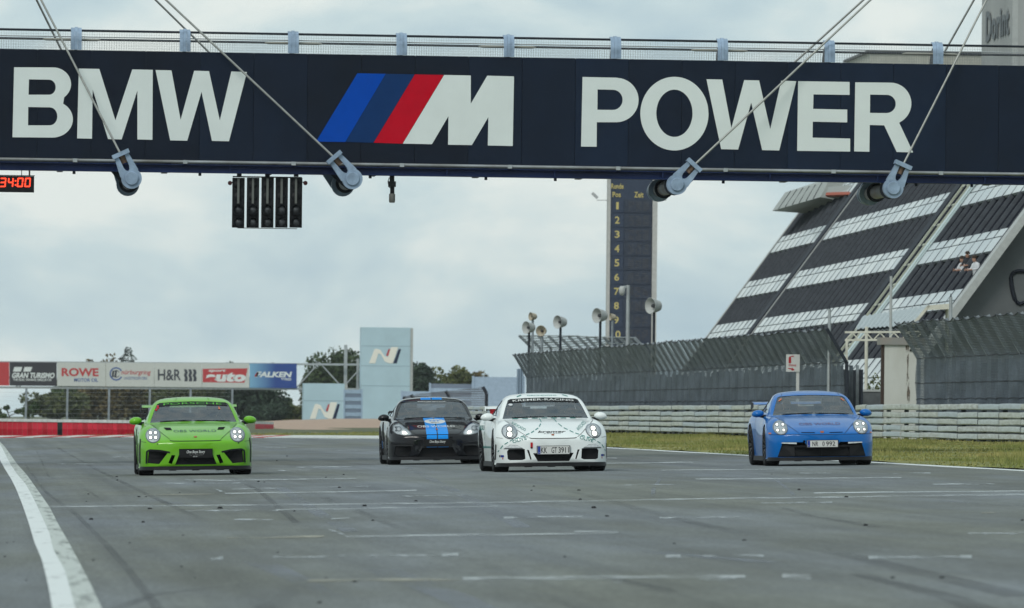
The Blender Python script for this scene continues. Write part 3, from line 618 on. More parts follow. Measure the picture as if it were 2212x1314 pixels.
for (hx, hy), (qx, qy), side, cr_ in AN:
    f = {'c5': c5, 'c6': c6, 'c7': c7}[cr_]
    if cr_ == 'c5': hx, hy = 660, 845
    if cr_ == 'c5': qx, qy = 718, 975
    NF = -0.62
    hs, hz = bpx(*f([(hx, hy)])[0], NF); qs, qz = bpx(*f([(qx, qy)])[0], NF)
    d = np.array((hs-qs, hz-qz)); ln = np.linalg.norm(d); d /= ln; e_ = np.array((-d[1], d[0]))
    an = MB(); T2 = lambda a, b: (qs+d[0]*a+e_[0]*b, qz+d[1]*a+e_[1]*b)
    # fork: flat cheek plate, round at the pin, square at the head with a key-shaped slot
    for n0, n1 in ((NF-0.11, NF-0.05), (NF+0.05, NF+0.11)):
        left = [(ln, 0.145), (0.11, 0.195)]+arc(0, 0, 0.205, 0.205, 62, 180, 8)+[(0.16, 0.0), (0.19, 0.04), (0.25, 0.06), (ln, 0.065)]
        right = [(a, -b) for a, b in left]
        for pl in (left, right): an.prism(pl, lambda a, b: W(T2(a, b)[0], n0, T2(a, b)[1]), lambda a, b: W(T2(a, b)[0], n1, T2(a, b)[1]))
    fork = an.build('cable_anchor', M['lblue'], bridge, smooth=40)
    m_ = MB(); hp = [T2(ln-0.03, -0.18), T2(ln-0.03, 0.18), T2(ln+0.055, 0.18), T2(ln+0.055, -0.18)]
    m_.prism(hp, lambda a, b: W(a, NF-0.17, b), lambda a, b: W(a, NF+0.17, b)); m_.build('head_plate', M['lblue'], fork)
    m_ = MB(); m_.lathe([(0.0, -0.155), (0.125, -0.155), (0.135, -0.145), (0.135, 0.12), (0, 0.12)], lambda a, b, t: W(qs+a, NF+t, qz+b), 20); m_.build('pin', M['lblue'], fork, smooth=40)
    m_ = MB(); m_.lathe([(0.0, -0.08), (0.062, -0.08), (0.062, 0.10), (0.0, 0.10)], lambda a, b, t: W(T2(ln-0.1+t, a)[0], NF+b, T2(ln-0.1+t, a)[1]), 12); m_.build('collar', rust, fork, smooth=40)
    # cross tube under the deck to the rear anchor
    m_ = MB(); m_.tube([W(qs, NF+0.1, qz), W(qs, 0.5, qz), W(qs, 2.2, qz), W(qs, 4.5, qz)], 0.14, 16); m_.build('cross_tube', mat('tube primer', (0.30, 0.24, 0.22), 0.6, col2=(0.40, 0.46, 0.50), vscale=1.4), bridge, smooth=40)
    for n0, n1, r in ((0.05, 0.1, 0.20), (2.6, 2.65, 0.20), (3.75, 4.0, 0.235)):
        m_ = MB(); m_.lathe([(0.05, n0), (r, n0), (r, n1), (0.05, n1)], lambda a, b, t: W(qs+a, t, qz+b), 20, closed=True); m_.build('tube_flange', M['lblue'] if n1 > 3.8 else M['dark_steel'], bridge, smooth=40)
    sg = 1 if side == 0 else -1
    m_ = MB(); pl = [(qs-sg*0.40, 5.90), (qs+0.16*sg, 5.90), (qs+0.19*sg, qz), (qs+0.13*sg, qz-0.15), (qs-0.02*sg, qz-0.20), (qs-0.15*sg, qz-0.13)]
    for n0, n1 in ((0.12, 0.17),):
        m_ = MB(); m_.prism(pl, lambda a, b: W(a, n0, b), lambda a, b: W(a, n1, b)); m_.build('hanger_plate', M['dark_steel'], bridge)
    ts, tz = tops[side]
    for n_h, nt_, in ((NF, 1.0), (4.53, 1.0)):
        m_ = MB(); m_.tube([W(hs, n_h, hz), W(ts, nt_, tz)], 0.022, 8); m_.build('stay_cable', cab_m, bridge, smooth=60)
    m_ = MB(); rp = [T2(*p) for p in [(ln, 0.14), (0.11, 0.19)]+arc(0, 0, 0.205, 0.205, 62, 298, 9)+[(0.11, -0.19), (ln, -0.14)]]
    m_.prism(rp, lambda a, b: W(a, 4.46, b), lambda a, b: W(a, 4.6, b)); m_.build('rear_anchor', M['lblue'], bridge)

# ------------------------------------------------------------------ things hanging from the bridge
NH = 0.12
def hpx(x, y): return bpx(x, y, NH)
def hbox(name, x0, y0, x1, y1, n0, n1, m, parent):
    (s0, z1), (s1, z0) = hpx(x0, y0), hpx(x1, y1); return wbox(name, s0, s1, n0, n1, z0, z1, m, parent)
lamp_glass = mat('unlit signal lens', (0.050, 0.055, 0.060), 0.25, var=0.5, vscale=14, coat=0.6)
sl = thing('start_lights', 'black start light panel of five double-lamp columns hanging under the bridge', 'traffic light')
for k, x in enumerate((515, 546.5, 578, 608.5, 639.5)):
    h = hbox('housing', x-12.6, 384, x+12.6, 492, NH, NH+0.14, M['black'], sl)
    for yy in (453.5, 480.5):
        s, z = hpx(x, yy); r = 0.098
        m_ = MB(); m_.lathe([(0.0, -0.045), (r*0.6, -0.035), (r*0.95, -0.005), (r, 0.0)], lambda a, b, t: W(s+a, NH+t-0.004, z+b), 20); m_.build('lens', lamp_glass, h, smooth=60)
        m_ = MB(); m_.lathe([(r, -0.10), (r+0.012, -0.10), (r+0.012, 0.0), (r, 0.0)], lambda a, b, t: W(s+a, NH+t, z+b*(1 if b > 0 else 0.98)), 20, closed=True); m_.build('visor', M['black'], h, smooth=40)
    for yy in (399, 425):
        s, z = hpx(x, yy); m_ = MB(); m_.lathe([(0.0, -0.02), (0.085, -0.006), (0.09, 0.0)], lambda a, b, t: W(s+a, NH+t-0.003, z+b), 16); m_.build('lens', M['black'], h, smooth=60)
    (s, zt), (_, zb_) = hpx(x, 386), hpx(x, 440)
    wbox('conduit', s-0.022, s+0.022, NH-0.05, NH-0.021, zb_, zt, mat('conduit grey', (0.13, 0.14, 0.13), 0.6) if k == 0 else bpy.data.materials['conduit grey'], h)
hbox('top_rail', 503, 380.5, 652, 385, NH-0.02, NH+0.1, M['black'], sl); hbox('bottom_rail', 513, 492, 642, 495, NH+0.02, NH+0.1, M['black'], sl)
for x in (517, 578, 640): hbox('hanger', x-5, 366, x+5, 382, NH+0.02, NH+0.07, M['dark_steel'], sl)
redl = mat('dim red lamp', (0.06, 0.012, 0.014), 0.4)
for x in (497, 660):
    s, z = hpx(x, 395.5); m_ = MB(); m_.lathe([(0.0, -0.03), (0.04, -0.02), (0.045, 0.07), (0, 0.07)], lambda a, b, t: W(s+a, NH+t, z+b), 12); m_.build('side_lamp', redl, sl, smooth=40)
    m_ = MB(); m_.bar(W(s, NH+0.03, z), W(s+(0.06 if x < 600 else -0.06), NH+0.03, z+0.02), 0.02); m_.build('arm', M['black'], sl)

ck = thing('race_clock', 'black box clock with glowing red digits hanging under the bridge', 'clock')
hbox('case', -46, 379.5, 73.5, 416, NH-0.04, NH+0.12, M['black'], ck); hbox('lid', -48, 377.5, 75, 380.5, NH-0.06, NH+0.14, M['dark_steel'], ck)
hbox('hanger', 62, 366, 65.5, 379, NH+0.02, NH+0.06, rust, ck); hbox('hanger', 46, 366, 47.5, 379, NH+0.02, NH+0.04, M['dark_steel'], ck)
led = mat('red digit glow', (0.5, 0.02, 0.01), 0.5, emit=(1.0, 0.055, 0.02), estr=2.4)
SEG = {'0': 'abcdef', '3': 'abgcd', '4': 'fgbc'}
def digit(ch, x0, x1, y0, y1):
    t = 2.6; ym = (y0+y1)/2; sk = 1.6
    r = {'a': (x0+1, y0, x1-1, y0+t), 'd': (x0+1, y1-t, x1-1, y1), 'g': (x0+1.5, ym-t/2, x1-1.5, ym+t/2), 'f': (x0, y0+.8, x0+t, ym-.6), 'e': (x0, ym+.6, x0+t, y1-.8), 'b': (x1-t, y0+.8, x1, ym-.6), 'c': (x1-t, ym+.6, x1, y1-.8)}
    for sgm in SEG[ch]:
        a, b, c, d = r[sgm]; q = [(a, b), (c, b), (c, d), (a, d)]; q = [(x+sk*(ym-y)/(y1-y0), y) for x, y in q]
        m_ = MB(); m_.prism([hpx(*p) for p in q], lambda s, z: W(s, NH-0.048, z), lambda s, z: W(s, NH-0.041, z)); m_.build('digit_segment', led, ck)
digit('3', 0, 13, 384.5, 404.5); digit('4', 17, 29, 384.5, 404.5); digit('0', 37, 50, 384.5, 404.5); digit('0', 53.5, 66, 384.5, 404.5)
for y in (391, 400):
    m_ = MB(); m_.prism([hpx(*p) for p in ((32, y-1.5), (35, y-1.5), (35, y+1.5), (32, y+1.5))], lambda s, z: W(s, NH-0.048, z), lambda s, z: W(s, NH-0.041, z)); m_.build('digit_dot', led, ck)

vc = thing('video_camera', 'small dark video camera hanging on a stub pole under the bridge', 'camera')
hbox('mount', 842, 366, 852, 392, NH, NH+0.06, M['black'], vc); hbox('housing', 839, 392, 855, 404, NH-0.05, NH+0.12, M['black'], vc)
hbox('neck', 843, 404, 852, 420, NH, NH+0.06, M['black'], vc)
s, z = hpx(847, 429); m_ = MB(); m_.tube([W(s, NH+0.02, z+0.10), W(s, NH+0.02, z+0.085), W(s, NH+0.02, z-0.06), W(s, NH+0.02, z-0.085)], [0.045, 0.062, 0.062, 0.05], 14); m_.build('camera_body', mat('camera grey', (0.11, 0.115, 0.105), 0.5), vc, smooth=50)
m_ = MB(); m_.tube([W(s-0.06, NH+0.04, z+0.42), W(s-0.085, NH+0.04, z+0.34), W(s-0.07, NH+0.04, z+0.24), W(s-0.03, NH+0.04, z+0.2)], 0.008, 6); m_.build('cable_loop', M['black'], vc)

# ================================================================== grandstand
TA, TB, TC = P(1535, 725, 450.0), P(2075, 654, 317.0), P(1735, 455, 450.0)
TU, TV = TB-TA, TC-TA
TNn = np.cross(TU, TV); TNn /= np.linalg.norm(TNn)
if TNn[0] > 0: TNn = -TNn
TLEN, TSL = np.linalg.norm(TU), np.linalg.norm(TV)
def T(u, v, h=0.0): return TA+TU*u+TV*v+TNn*h
def tpx(x, y):
    p = on_plane(x, y, TA, TNn)-TA; A_ = np.stack([TU, TV, TNn], 1); return np.linalg.solve(A_, p)[:2]
stand = thing('grandstand', 'steep grandstand of dark ribbed terraces with white bands behind the catch fence', 'grandstand')
navy_d = mat('terrace navy', (0.007, 0.010, 0.021), 0.7, var=0.2); rib_m = mat('terrace rib grey', (0.075, 0.085, 0.10), 0.6, var=0.2)
wpan = [mat('terrace white %d' % i, c, 0.42, var=0.06, vscale=2, coat=0.2) for i, c in enumerate([(0.56, 0.605, 0.605), (0.62, 0.665, 0.66), (0.50, 0.55, 0.56)])]
lgrey = mat('concrete light', (0.42, 0.44, 0.43), 0.8, var=0.1); dgrey = mat('end wall grey', (0.115, 0.125, 0.13), 0.8, var=0.12, vscale=0.8)
def tbox(name, u0, u1, v0, v1, h0, h1, m, parent=stand, u0b=None):
    m_ = MB(); m_.hexa([T(u0, v0, h0), T(u1, v0, h0), T(u1, v1, h0), T(u0, v1, h0), T(u0, v0, h1), T(u1, v0, h1), T(u1, v1, h1), T(u0, v1, h1)]); return m_.build(name, m, parent)
ua1 = tpx(1746, 557)[0]; ua2 = tpx(1961, 557)[0]; ua3 = tpx(1997, 557)[0]
VB, VT = -0.62, 1.32
tbox('slab', 0.0, 0.992, VB, VT, -0.9, -0.32, navy_d)
aw = 0.030
blocks = [(0.0, ua1-aw/2), (ua1+aw/2, ua2-aw*0.2), (ua3, 0.985)]
BANDS = [(-0.62, -0.30), (-0.035, 0.078), (0.292, 0.425), (0.655, 0.785), (1.03, 1.16)]
pitch = 3.15/TLEN
for (u0, u1) in blocks:
    n = max(2, round((u1-u0)/pitch)); w = 0.10/TLEN
    for i in range(n+1):
        u = u0+(u1-u0)*i/n; rb = tbox('rib', u-w/2, u+w/2, VB, VT, -0.32, -0.06, navy_d); tbox('rib_cap', u-w*0.5, u+w*0.5, VB, VT, -0.059, 0.088, rib_m, rb)
    for i in range(n):
        a, b = u0+(u1-u0)*i/n+w/2, u0+(u1-u0)*(i+1)/n-w/2; du = w*0.02
        for k, (v0, v1) in enumerate(BANDS):
            vm = v0+(v1-v0)*(0.62 if k != 1 else 0.40); j = random.uniform(-0.006, 0.006); m1 = random.choice(wpan)
            # two pressed panels per bay, the lower one kicked out a little
            for q0, q1, h0, h1 in ((v0, vm-0.004, 0.070+j, 0.078+j), (vm+0.004, v1, 0.074+j, 0.055+j)):
                m_ = MB(); m_.hexa([T(a+du, q0, h0-0.12), T(b-du, q0, h0-0.12), T(b-du, q1, h1-0.12), T(a+du, q1, h1-0.12), T(a+du, q0, h0), T(b-du, q0, h0), T(b-du, q1, h1), T(a+du, q1, h1)])
                m_.build('panel', m1, stand)
        # dark terrace edges between the bands
        m_ = MB(); um = a+(b-a)*0.45
        for v in np.arange(VB, VT, 0.052):
            if any(b0-0.01 < v < b1+0.01 for b0, b1 in BANDS): continue
            m_.hexa([T(a, v, -0.32), T(b, v, -0.32), T(b, v+0.016, -0.32), T(a, v+0.016, -0.32), T(a, v, -0.22), T(b, v, -0.22), T(b, v+0.016, -0.22), T(a, v+0.016, -0.22)])
        m_.build('terrace_step', navy_d, stand)
# two aisles, the right one with a lattice stair
tbox('aisle', ua1-aw/2+0.002, ua1+aw*0.22, VB, VT, -0.5, 0.14, navy_d); tbox('aisle_rail', ua1+aw*0.30, ua1+aw*0.36, VB, VT, -0.5, 0.10, lgrey)
tbox('aisle', ua2-aw*0.14, ua2+aw*0.45, VB, VT, -0.5, 0.16, navy_d)
st_m = mat('stair cream steel', (0.40, 0.42, 0.34), 0.6, var=0.1); st_w = mat('stair pale glass', (0.42, 0.52, 0.52), 0.3, var=0.1)
w3 = ua3-ua2-aw*0.45
tbox('stair_bed', ua2+aw*0.47, ua3-0.003, VB, VT, -0.5, -0.1, mat('stair bed', (0.17, 0.19, 0.175), 0.8, var=0.15))
for f, m_r, wd_ in ((0.06, st_m, 0.05), (0.30, navy_d, 0.06), (0.52, st_m, 0.04), (0.74, st_w, 0.16), (0.95, st_w, 0.06)):
    u = ua2+aw*0.47+w3*f; tbox('stair_stringer', u-w3*wd_/2, u+w3*wd_/2, VB, VT, -0.09, 0.12, m_r)
for v in np.arange(VB+0.04, VT, 0.125): tbox('stair_landing', ua2+aw*0.5, ua3-0.004, v, v+0.012, -0.08, 0.10, st_m)
# far edge trim, end wall towards the camera with its light border
tbox('edge_beam', -0.006, -0.001, VB, VT, -0.6, 0.12, lgrey)
tbox('edge_beam', 0.994, 1.004, VB, VT+0.02, -0.14, 0.14, lgrey)
m_ = MB(); e0, e1 = T(1.0, VB, -0.05), T(1.0, VT, -0.05); X2 = e1[0]+34
wall = [(e0[0], e0[2]-6), (e0[0], e0[2]), (e1[0], e1[2]), (X2, e1[2]), (X2, e0[2]-6)]
tu = TU/np.linalg.norm(TU)
m_.prism(wall, lambda x, z: (x, e0[1], z), lambda x, z: (x, e0[1]+1.0, z)); m_.build('end_wall', dgrey, stand)
# outlined emblem letter on the end wall
WN = np.array((0.0, -1.0, 0.0)); wy = e0[1]-0.012
def wpx(x, y): p = on_plane(x, y, (0, wy, 0), WN); return (float(p[0]), float(wy), float(p[2]))
emb = mat('emblem navy', (0.008, 0.011, 0.02), 0.6)
bp = [(2192, 588), (2186, 593), (2184, 602), (2185, 616), (2188, 632), (2192, 646), (2197, 654), (2204, 657), (2212, 654), (2226, 650), (2240, 644), (2246, 634), (2242, 624), (2228, 620), (2236, 612), (2240, 602), (2234, 592), (2222, 587), (2208, 586), (2199, 586), (2192, 588)]
m_ = MB(); m_.tube([wpx(*p) for p in bp], 0.085, 6); m_.build('emblem', emb, stand, smooth=60)
# glazed box on the far upper corner
can = mat('corner box cladding', (0.36, 0.385, 0.37), 0.7, var=0.06)
def C_(x, y, D): return tuple(P(x, y, D))
m_ = MB(); m_.hexa([C_(1668, 456, 446), C_(1772, 426, 432), C_(1831, 436, 432), C_(1738, 461, 446), C_(1696, 416, 446), C_(1790, 392, 432), C_(1850, 380, 432), C_(1760, 395, 446)]); cb = m_.build('corner_box', can, stand)
for k in range(1, 7):
    f = k/7; a = np.array(C_(1668, 456, 446))*(1-f)+np.array(C_(1772, 426, 432))*f; b = np.array(C_(1696, 416, 446))*(1-f)+np.array(C_(1790, 392, 432))*f
    m_ = MB(); m_.bar(a+np.array((-.02, -.05, 0)), b+np.array((-.02, -.05, 0)), 0.06, 0.06); m_.build('cladding_joint', dgrey, cb)
m_ = MB(); m_.hexa([C_(1783, 426, 431), C_(1849, 414, 422), C_(1880, 420, 422), C_(1815, 432, 431), C_(1790, 404, 431), C_(1862, 398, 422), C_(1895, 398, 422), C_(1825, 404, 431)]); m_.build('corner_box', can, stand)
m_ = MB(); m_.hexa([C_(1783, 422, 430), C_(1846, 420, 421), C_(1846, 423, 422), C_(1785, 426, 431), C_(1785, 416, 430), C_(1848, 414, 421), C_(1848, 416, 422), C_(1787, 419, 431)]); m_.build('orange_band', mat('orange band', (0.42, 0.09, 0.045), 0.6), stand)
# entrance canopy at the foot
corr = mat('corrugated sheet', (0.42, 0.47, 0.48), 0.45, 0.3, var=0.1)
q = [C_(1846, 711, 308), C_(1968, 702, 300), C_(2006, 660, 306), C_(1863, 683, 314)]
q = [np.array(p) for p in q]; nq = 26
m_ = MB(); v = []
for i in range(nq+1):
    f = i/nq; dn = np.array((0, -0.05, 0.05))*(1 if i % 2 else -1)*0.6
    v += [q[0]*(1-f)+q[1]*f+dn, q[3]*(1-f)+q[2]*f+dn]
m_.add(v+[np.array(p)+np.array((0, .06, -.12)) for p in v], [(2*i, 2*i+2, 2*i+3, 2*i+1) for i in range(nq)]+[(2*(nq+1)+2*i, 2*(nq+1)+2*i+2, 2*(nq+1)+2*i+3, 2*(nq+1)+2*i+1) for i in range(nq)]); m_.build('canopy_roof', corr, stand)
m_ = MB(); m_.hexa([C_(1968, 702, 300), C_(1976, 702, 300), C_(1976, 702, 306), C_(1968, 702, 306), C_(2003, 660, 300), C_(2011, 660, 300), C_(2011, 660, 306), C_(2003, 660, 306)]); m_.build('canopy_frame', M['cream'], stand)
m_ = MB(); m_.hexa([C_(2003, 670, 300), C_(2052, 668, 300), C_(2052, 668, 306), C_(2003, 670, 306), C_(2003, 660, 300), C_(2052, 656, 300), C_(2052, 656, 306), C_(2003, 660, 306)]); m_.build('canopy_frame', M['cream'], stand)
for x, y in ((1872, 706), (1955, 702), (1972, 702), (2046, 666)):
    p = np.array(C_(x, y, 303)); m_ = MB(); m_.tube([(p[0], p[1], 0.3), (p[0], p[1], p[2])], 0.06, 8); m_.build('canopy_post', M['cream'], stand)
# roof blocks showing above the bridge
def ybox(name, p0, p1, y1, zb, m, parent=None, **kw):
    m_ = MB(); m_.box((p0[0], p0[1], zb), (p1[0], y1, p0[2])); return m_.build(name, m, parent, **kw)
a, b = P(1880, 114, 430), P(2122, 114, 430); rb = ybox('roof_block', a, b, a[1]+12, T(0.2, VT)[2]-1, mat('roof block cream', (0.47, 0.48, 0.42), 0.8, var=0.1), stand)
ybox('roof_coping', (a[0]-0.15, a[1]-0.15, a[2]+0.12), (b[0]+0.15, 0, 0), a[1]+12.2, a[2]+0.003, dgrey, stand)
tbox('roof_slab', 0.0, 1.01, VT+0.003, VT+0.06, -6.0, 0.4, dgrey)
# hotel tower
hot = thing('hotel_tower', 'tall grey concrete hotel tower with dark lettering rising behind the grandstand', 'building')
h1, h2 = P(2120, 60, 425), P(2189, 60, 412)
conc = mat('tower concrete', (0.40, 0.415, 0.405), 0.85, col2=(0.32, 0.335, 0.33), vscale=0.35, vstretch=(1, 1, .25))
hx = (h1[0]+h2[0])/2
m_ = MB(); m_.box((hx, h2[1], 0.2), (hx+14, h1[1], 34)); m_.build('wall', conc, hot)
m_ = MB(); m_.box((hx-0.02, h2[1]-0.02, 0.2), (hx+0.25, h2[1]+0.2, 34)); m_.build('corner_strip', lgrey, hot)
for z in np.arange(13.5, 34, 3.2):
    m_ = MB(); m_.box((hx+3.0, h2[1]-0.05, z), (hx+11, h2[1]+0.1, z+1.5)); m_.build('window', mat('hotel window', (0.05, 0.06, 0.07), 0.2) if z < 14 else bpy.data.materials['hotel window'], hot)
def hface(x, y):
    p = on_plane(x, y, (hx-0.06, 0, 0), np.array((-1.0, 0, 0))); return p
vf = text2d('Dorint', 0.035, 1.05); ya, yb = hface(2129, 60)[1], hface(2179, 50)[1]; za, zb_ = hface(2135, 91)[2], hface(2135, 24)[2]
flat('lettering', vf, lambda a, b: (hx-0.06, ya+(yb-ya)*a, za+(zb_-za)*b), mat('hotel lettering', (0.10, 0.115, 0.125), 0.5), hot)
m_ = MB(); v, f_ = vf; m_.add([(hx-0.001, ya+(yb-ya)*a-0.12, za+(zb_-za)*b-0.06) for a, b in v], f_); m_.build('lettering_back', lgrey, hot)

# ------------------------------------------------------------------ scoreboard tower
SD = 600.0
sb = thing('scoreboard_tower', 'tall dark blue scoreboard tower with yellow place numbers and white side columns', 'scoreboard')
s0p, s1p = P(1313, 740, SD), P(1420, 740, SD); sx0, sx1, sy = s0p[0], s1p[0], s0p[1]
SPN = np.array((0.0, -1.0, 0))
def spx(x, y): p = on_plane(x, y, (0, sy, 0), SPN); return float(p[0]), float(p[2])
sc_d = mat('scoreboard navy', (0.030, 0.046, 0.080), 0.6, var=0.1); sc_p = mat('scoreboard field', (0.030, 0.042, 0.066), 0.5, var=0.2); sc_y = mat('scoreboard yellow', (0.50, 0.44, 0.17), 0.6)
sc_dot = mat('scoreboard flap', (0.052, 0.058, 0.070), 0.6, var=0.2)
zt = spx(1366, 300)[1]
xa, xb = spx(1318, 560)[0], spx(1408, 560)[0]
m_ = MB(); m_.box((xa, sy, 0.3), (xb, sy+1.0, zt)); m_.build('core', sc_d, sb)
for x0, x1 in ((1312, 1317.6), (1408.4, 1419)):
    a, b = spx(x0, 560)[0], spx(x1, 560)[0]; m_ = MB(); m_.box((a, sy-0.12, 0.3), (b, sy+1.1, zt+0.3)); m_.build('side_column', lgrey, sb)
rows = [430+30.85*i for i in range(11)]
xm = spx(1347, 560)[0]
for i, y in enumerate(rows[:-1]):
    z1_, z0_ = spx(1366, y)[1], spx(1366, y+30.85)[1]
    m_ = MB(); m_.box((xm+0.03, sy-0.05, z0_+0.03), (xb-0.03, sy-0.003, z1_-0.03)); pn = m_.build('time_panel', sc_p, sb)
    m_ = MB(); m_.box((xa+0.03, sy-0.04, z0_+0.03), (xm-0.03, sy-0.003, z1_-0.03)); num = m_.build('number_panel', sc_d, sb)
    for k in range(3):
        cx_ = xm+(xb-xm)*(0.26+0.26*k); hh = (z1_-z0_)
        m_ = MB()
        for r_ in range(5):
            for c_ in range(3):
                if random.random() < 0.75: m_.box((cx_-0.19+c_*0.135, sy-0.062, z0_+hh*(0.16+0.14*r_)), (cx_-0.19+c_*0.135+0.10, sy-0.052, z0_+hh*(0.16+0.14*r_)+0.10))
        m_.build('digit_flaps', sc_dot, pn, kind='stuff')
    tx = str(i+1); w = 0.34 if len(tx) == 1 else 0.62; w = 0.17 if tx == '1' else w
    cxn = (xa+xm)/2; flat('place_number', text2d(tx, 0.015), lambda a, b: (cxn-w/2+w*a, sy-0.045, z0_+hh*(0.26+0.50*b)), sc_y, num)
for tx, x0, x1, y0, y1 in (('Runde', 1320, 1347, 397, 408), ('Pos', 1323, 1341, 415, 426), ('Zeit', 1370, 1390, 415, 427)):
    (a, zb_), (b, zt_) = spx(x0, y1), spx(x1, y0); flat('lettering', text2d(tx, 0.02), lambda p, q: (a+(b-a)*p, sy-0.05, zb_+(zt_-zb_)*q), sc_y, sb)
for sgn, x in ((-1, 1290), (1, 1440)):
    p = spx(x, 431); e_ = xa if sgn < 0 else xb
    m_ = MB(); m_.bar((e_, sy+0.3, p[1]-0.05), (p[0], sy+0.3, p[1]-0.05), 0.05); ar = m_.build('lamp_arm', M['steel'], sb)
    m_ = MB(); m_.bar((p[0]-0.35, sy+0.2, p[1]+0.45), (p[0]+0.05, sy+0.2, p[1]+0.1), 0.22, 0.2); m_.build('floodlight', M['steel'], ar)

# ------------------------------------------------------------------ loudspeaker horns and poles behind the fence
hornw = mat('horn grey white', (0.43, 0.45, 0.44), 0.6, var=0.12); hornc = mat('horn cream', (0.40, 0.36, 0.28), 0.7, var=0.2); hdark = mat('horn throat', (0.05, 0.055, 0.06), 0.7)
def horn(px, py, D, r, yaw, label, cream=False, top=None):
    p = P(px, py, D); t = thing('loudspeaker', label, 'loudspeaker')
    dx, dy = math.sin(yaw), -math.cos(yaw)                     # mouth direction
    right = (math.cos(yaw), math.sin(yaw))
    def f(a, b, d): return (p[0]+right[0]*a+dx*d, p[1]+right[1]*a+dy*d, p[2]+b)
    m_ = MB(); m_.lathe([(r*0.25, -r*0.9), (r*0.62, -r*0.75), (r*0.80, -r*0.2), (r*0.92, r*0.5), (r, r*0.62), (r*0.97, r*0.64), (r*0.86, r*0.5), (r*0.55, r*0.0), (r*0.18, -r*0.3), (0, -r*0.3)], f, 20, closed=False); m_.build('horn', [hornc if cream else hornw], t, smooth=45)
    m_ = MB(); m_.lathe([(0, r*0.35), (r*0.22, r*0.3), (r*0.25, 0), (r*0.2, -r*0.3)], f, 12); m_.build('throat', hdark, t, smooth=45)
    m_ = MB(); m_.lathe([(0, -r*1.05), (r*0.3, -r*1.0), (r*0.32, -r*0.85), (r*0.2, -r*0.7)], f, 12); m_.build('driver', hdark, t, smooth=45)
    m_ = MB(); m_.tube([(p[0], p[1]+0.01, 0.35), (p[0], p[1]+0.01, p[2]-r*0.62)], 0.055, 8); m_.build('pole', M['dark_steel'] if not cream else fence_post_m, t)
    return t
HD = 383
horn(1143, 708, HD, 0.29, -0.95, 'grey-white horn loudspeaker on the pole standing at the fence end')
horn(1211, 696, HD-6, 0.30, -0.95, 'grey-white horn loudspeaker standing alone on a thin pole above the fence')
horn(1297, 682, HD-14, 0.33, -0.95, 'grey-white horn loudspeaker beside the scoreboard tower')
horn(1413, 661, HD-30, 0.34, -0.95, 'grey-white horn loudspeaker in front of the white scoreboard column')
horn(1151, 684, HD+10, 0.20, -1.15, 'small cream horn loudspeaker mounted highest above the fence end', True)
horn(1171, 715, HD+6, 0.25, -0.45, 'round cream horn loudspeaker low between the first two grey horns', True)
horn(1323, 685, HD+4, 0.17, -1.3, 'small cream horn loudspeaker overlapping the scoreboard numbers', True)
t = thing('camera_pole', 'slim grey pole with a white dome camera in front of the scoreboard', 'pole'); p = P(1357, 616, 350)
m_ = MB(); m_.tube([(p[0], p[1], 0.3), (p[0], p[1], p[2])], [0.09, 0.075], 10); m_.build('pole', M['steel'], t, smooth=60)
m_ = MB(); m_.bar((p[0], p[1], p[2]-0.06), (p[0]-0.3, p[1]-0.05, p[2]-0.1), 0.10); m_.build('arm', M['steel'], t)
m_ = MB(); m_.tube([(p[0]-0.25, p[1]-0.05, p[2]-0.05), (p[0]-0.25, p[1]-0.05, p[2]-0.12), (p[0]-0.25, p[1]-0.05, p[2]-0.3), (p[0]-0.25, p[1]-0.05, p[2]-0.4), (p[0]-0.25, p[1]-0.05, p[2]-0.44)], [0.07, 0.13, 0.13, 0.09, 0.02], 12); m_.build('dome_camera', hornw, t, smooth=60)
for px, py, D, lb in ((1925, 597, 290, 'thin pale pole in front of the grandstand stairs'), (1792, 668, 262, 'short grey pole rising at the near end of the long catch net'), (2054, 642, 236, 'grey pole behind the catch net in front of the grey end wall')):
    p = P(px, py, D); t = thing('lamp_pole', lb, 'pole'); m_ = MB(); m_.tube([(p[0], p[1], 0.3), (p[0], p[1], p[2])], [0.06, 0.045], 8); m_.build('pole', M['steel'] if px != 1925 else lgrey, t, smooth=60)
    m_ = MB(); m_.tube([(p[0], p[1], p[2]-0.003), (p[0], p[1], p[2]+0.1)], [0.03, 0.008], 6); m_.build('tip', M['dark_steel'], t)
# second run of bent-top fence posts behind the horns
bf = thing('rear_fence', 'far row of bent grey fence posts behind the loudspeakers', 'fence')
fx = [1121, 1139, 1162, 1184, 1206, 1227, 1246, 1265, 1284, 1303, 1321, 1338, 1354, 1370]
pts_f = []
for i, x in enumerate(fx):
    D = 425-3.2*i; a = P(x, 725+0.35*i*(1 if i > 6 else 0.3), D); b = P(x+28, 752+0.5*i*(1 if i > 6 else 0.3), D); b[1] = a[1]
    m_ = MB(); m_.bar((b[0], b[1], 0.3), (b[0], b[1], b[2]+0.03), 0.13, 0.13); m_.bar(b, (a[0], a[1], a[2]), 0.13, 0.13); m_.build('post', fence_post_m, bf); pts_f.append((a, b))
m_ = MB()
for f in (0.0, 0.5, 1.0): m_.tube([tuple(a*(1-f)+b*f) for a, b in pts_f], 0.02, 5)
m_.build('wire', M['steel'], bf)
m_ = MB(); v = []
for a, b in pts_f: v += [tuple(a), tuple(b), (b[0], b[1], 1.0)]
m_.add(v, [(3*i+k, 3*i+3+k, 3*i+4+k, 3*i+1+k) for i in range(len(pts_f)-1) for k in range(2)]); m_.build('net_panel', netting('thin net', (0.20, 0.22, 0.23), 0.55, 9, 9), bf)
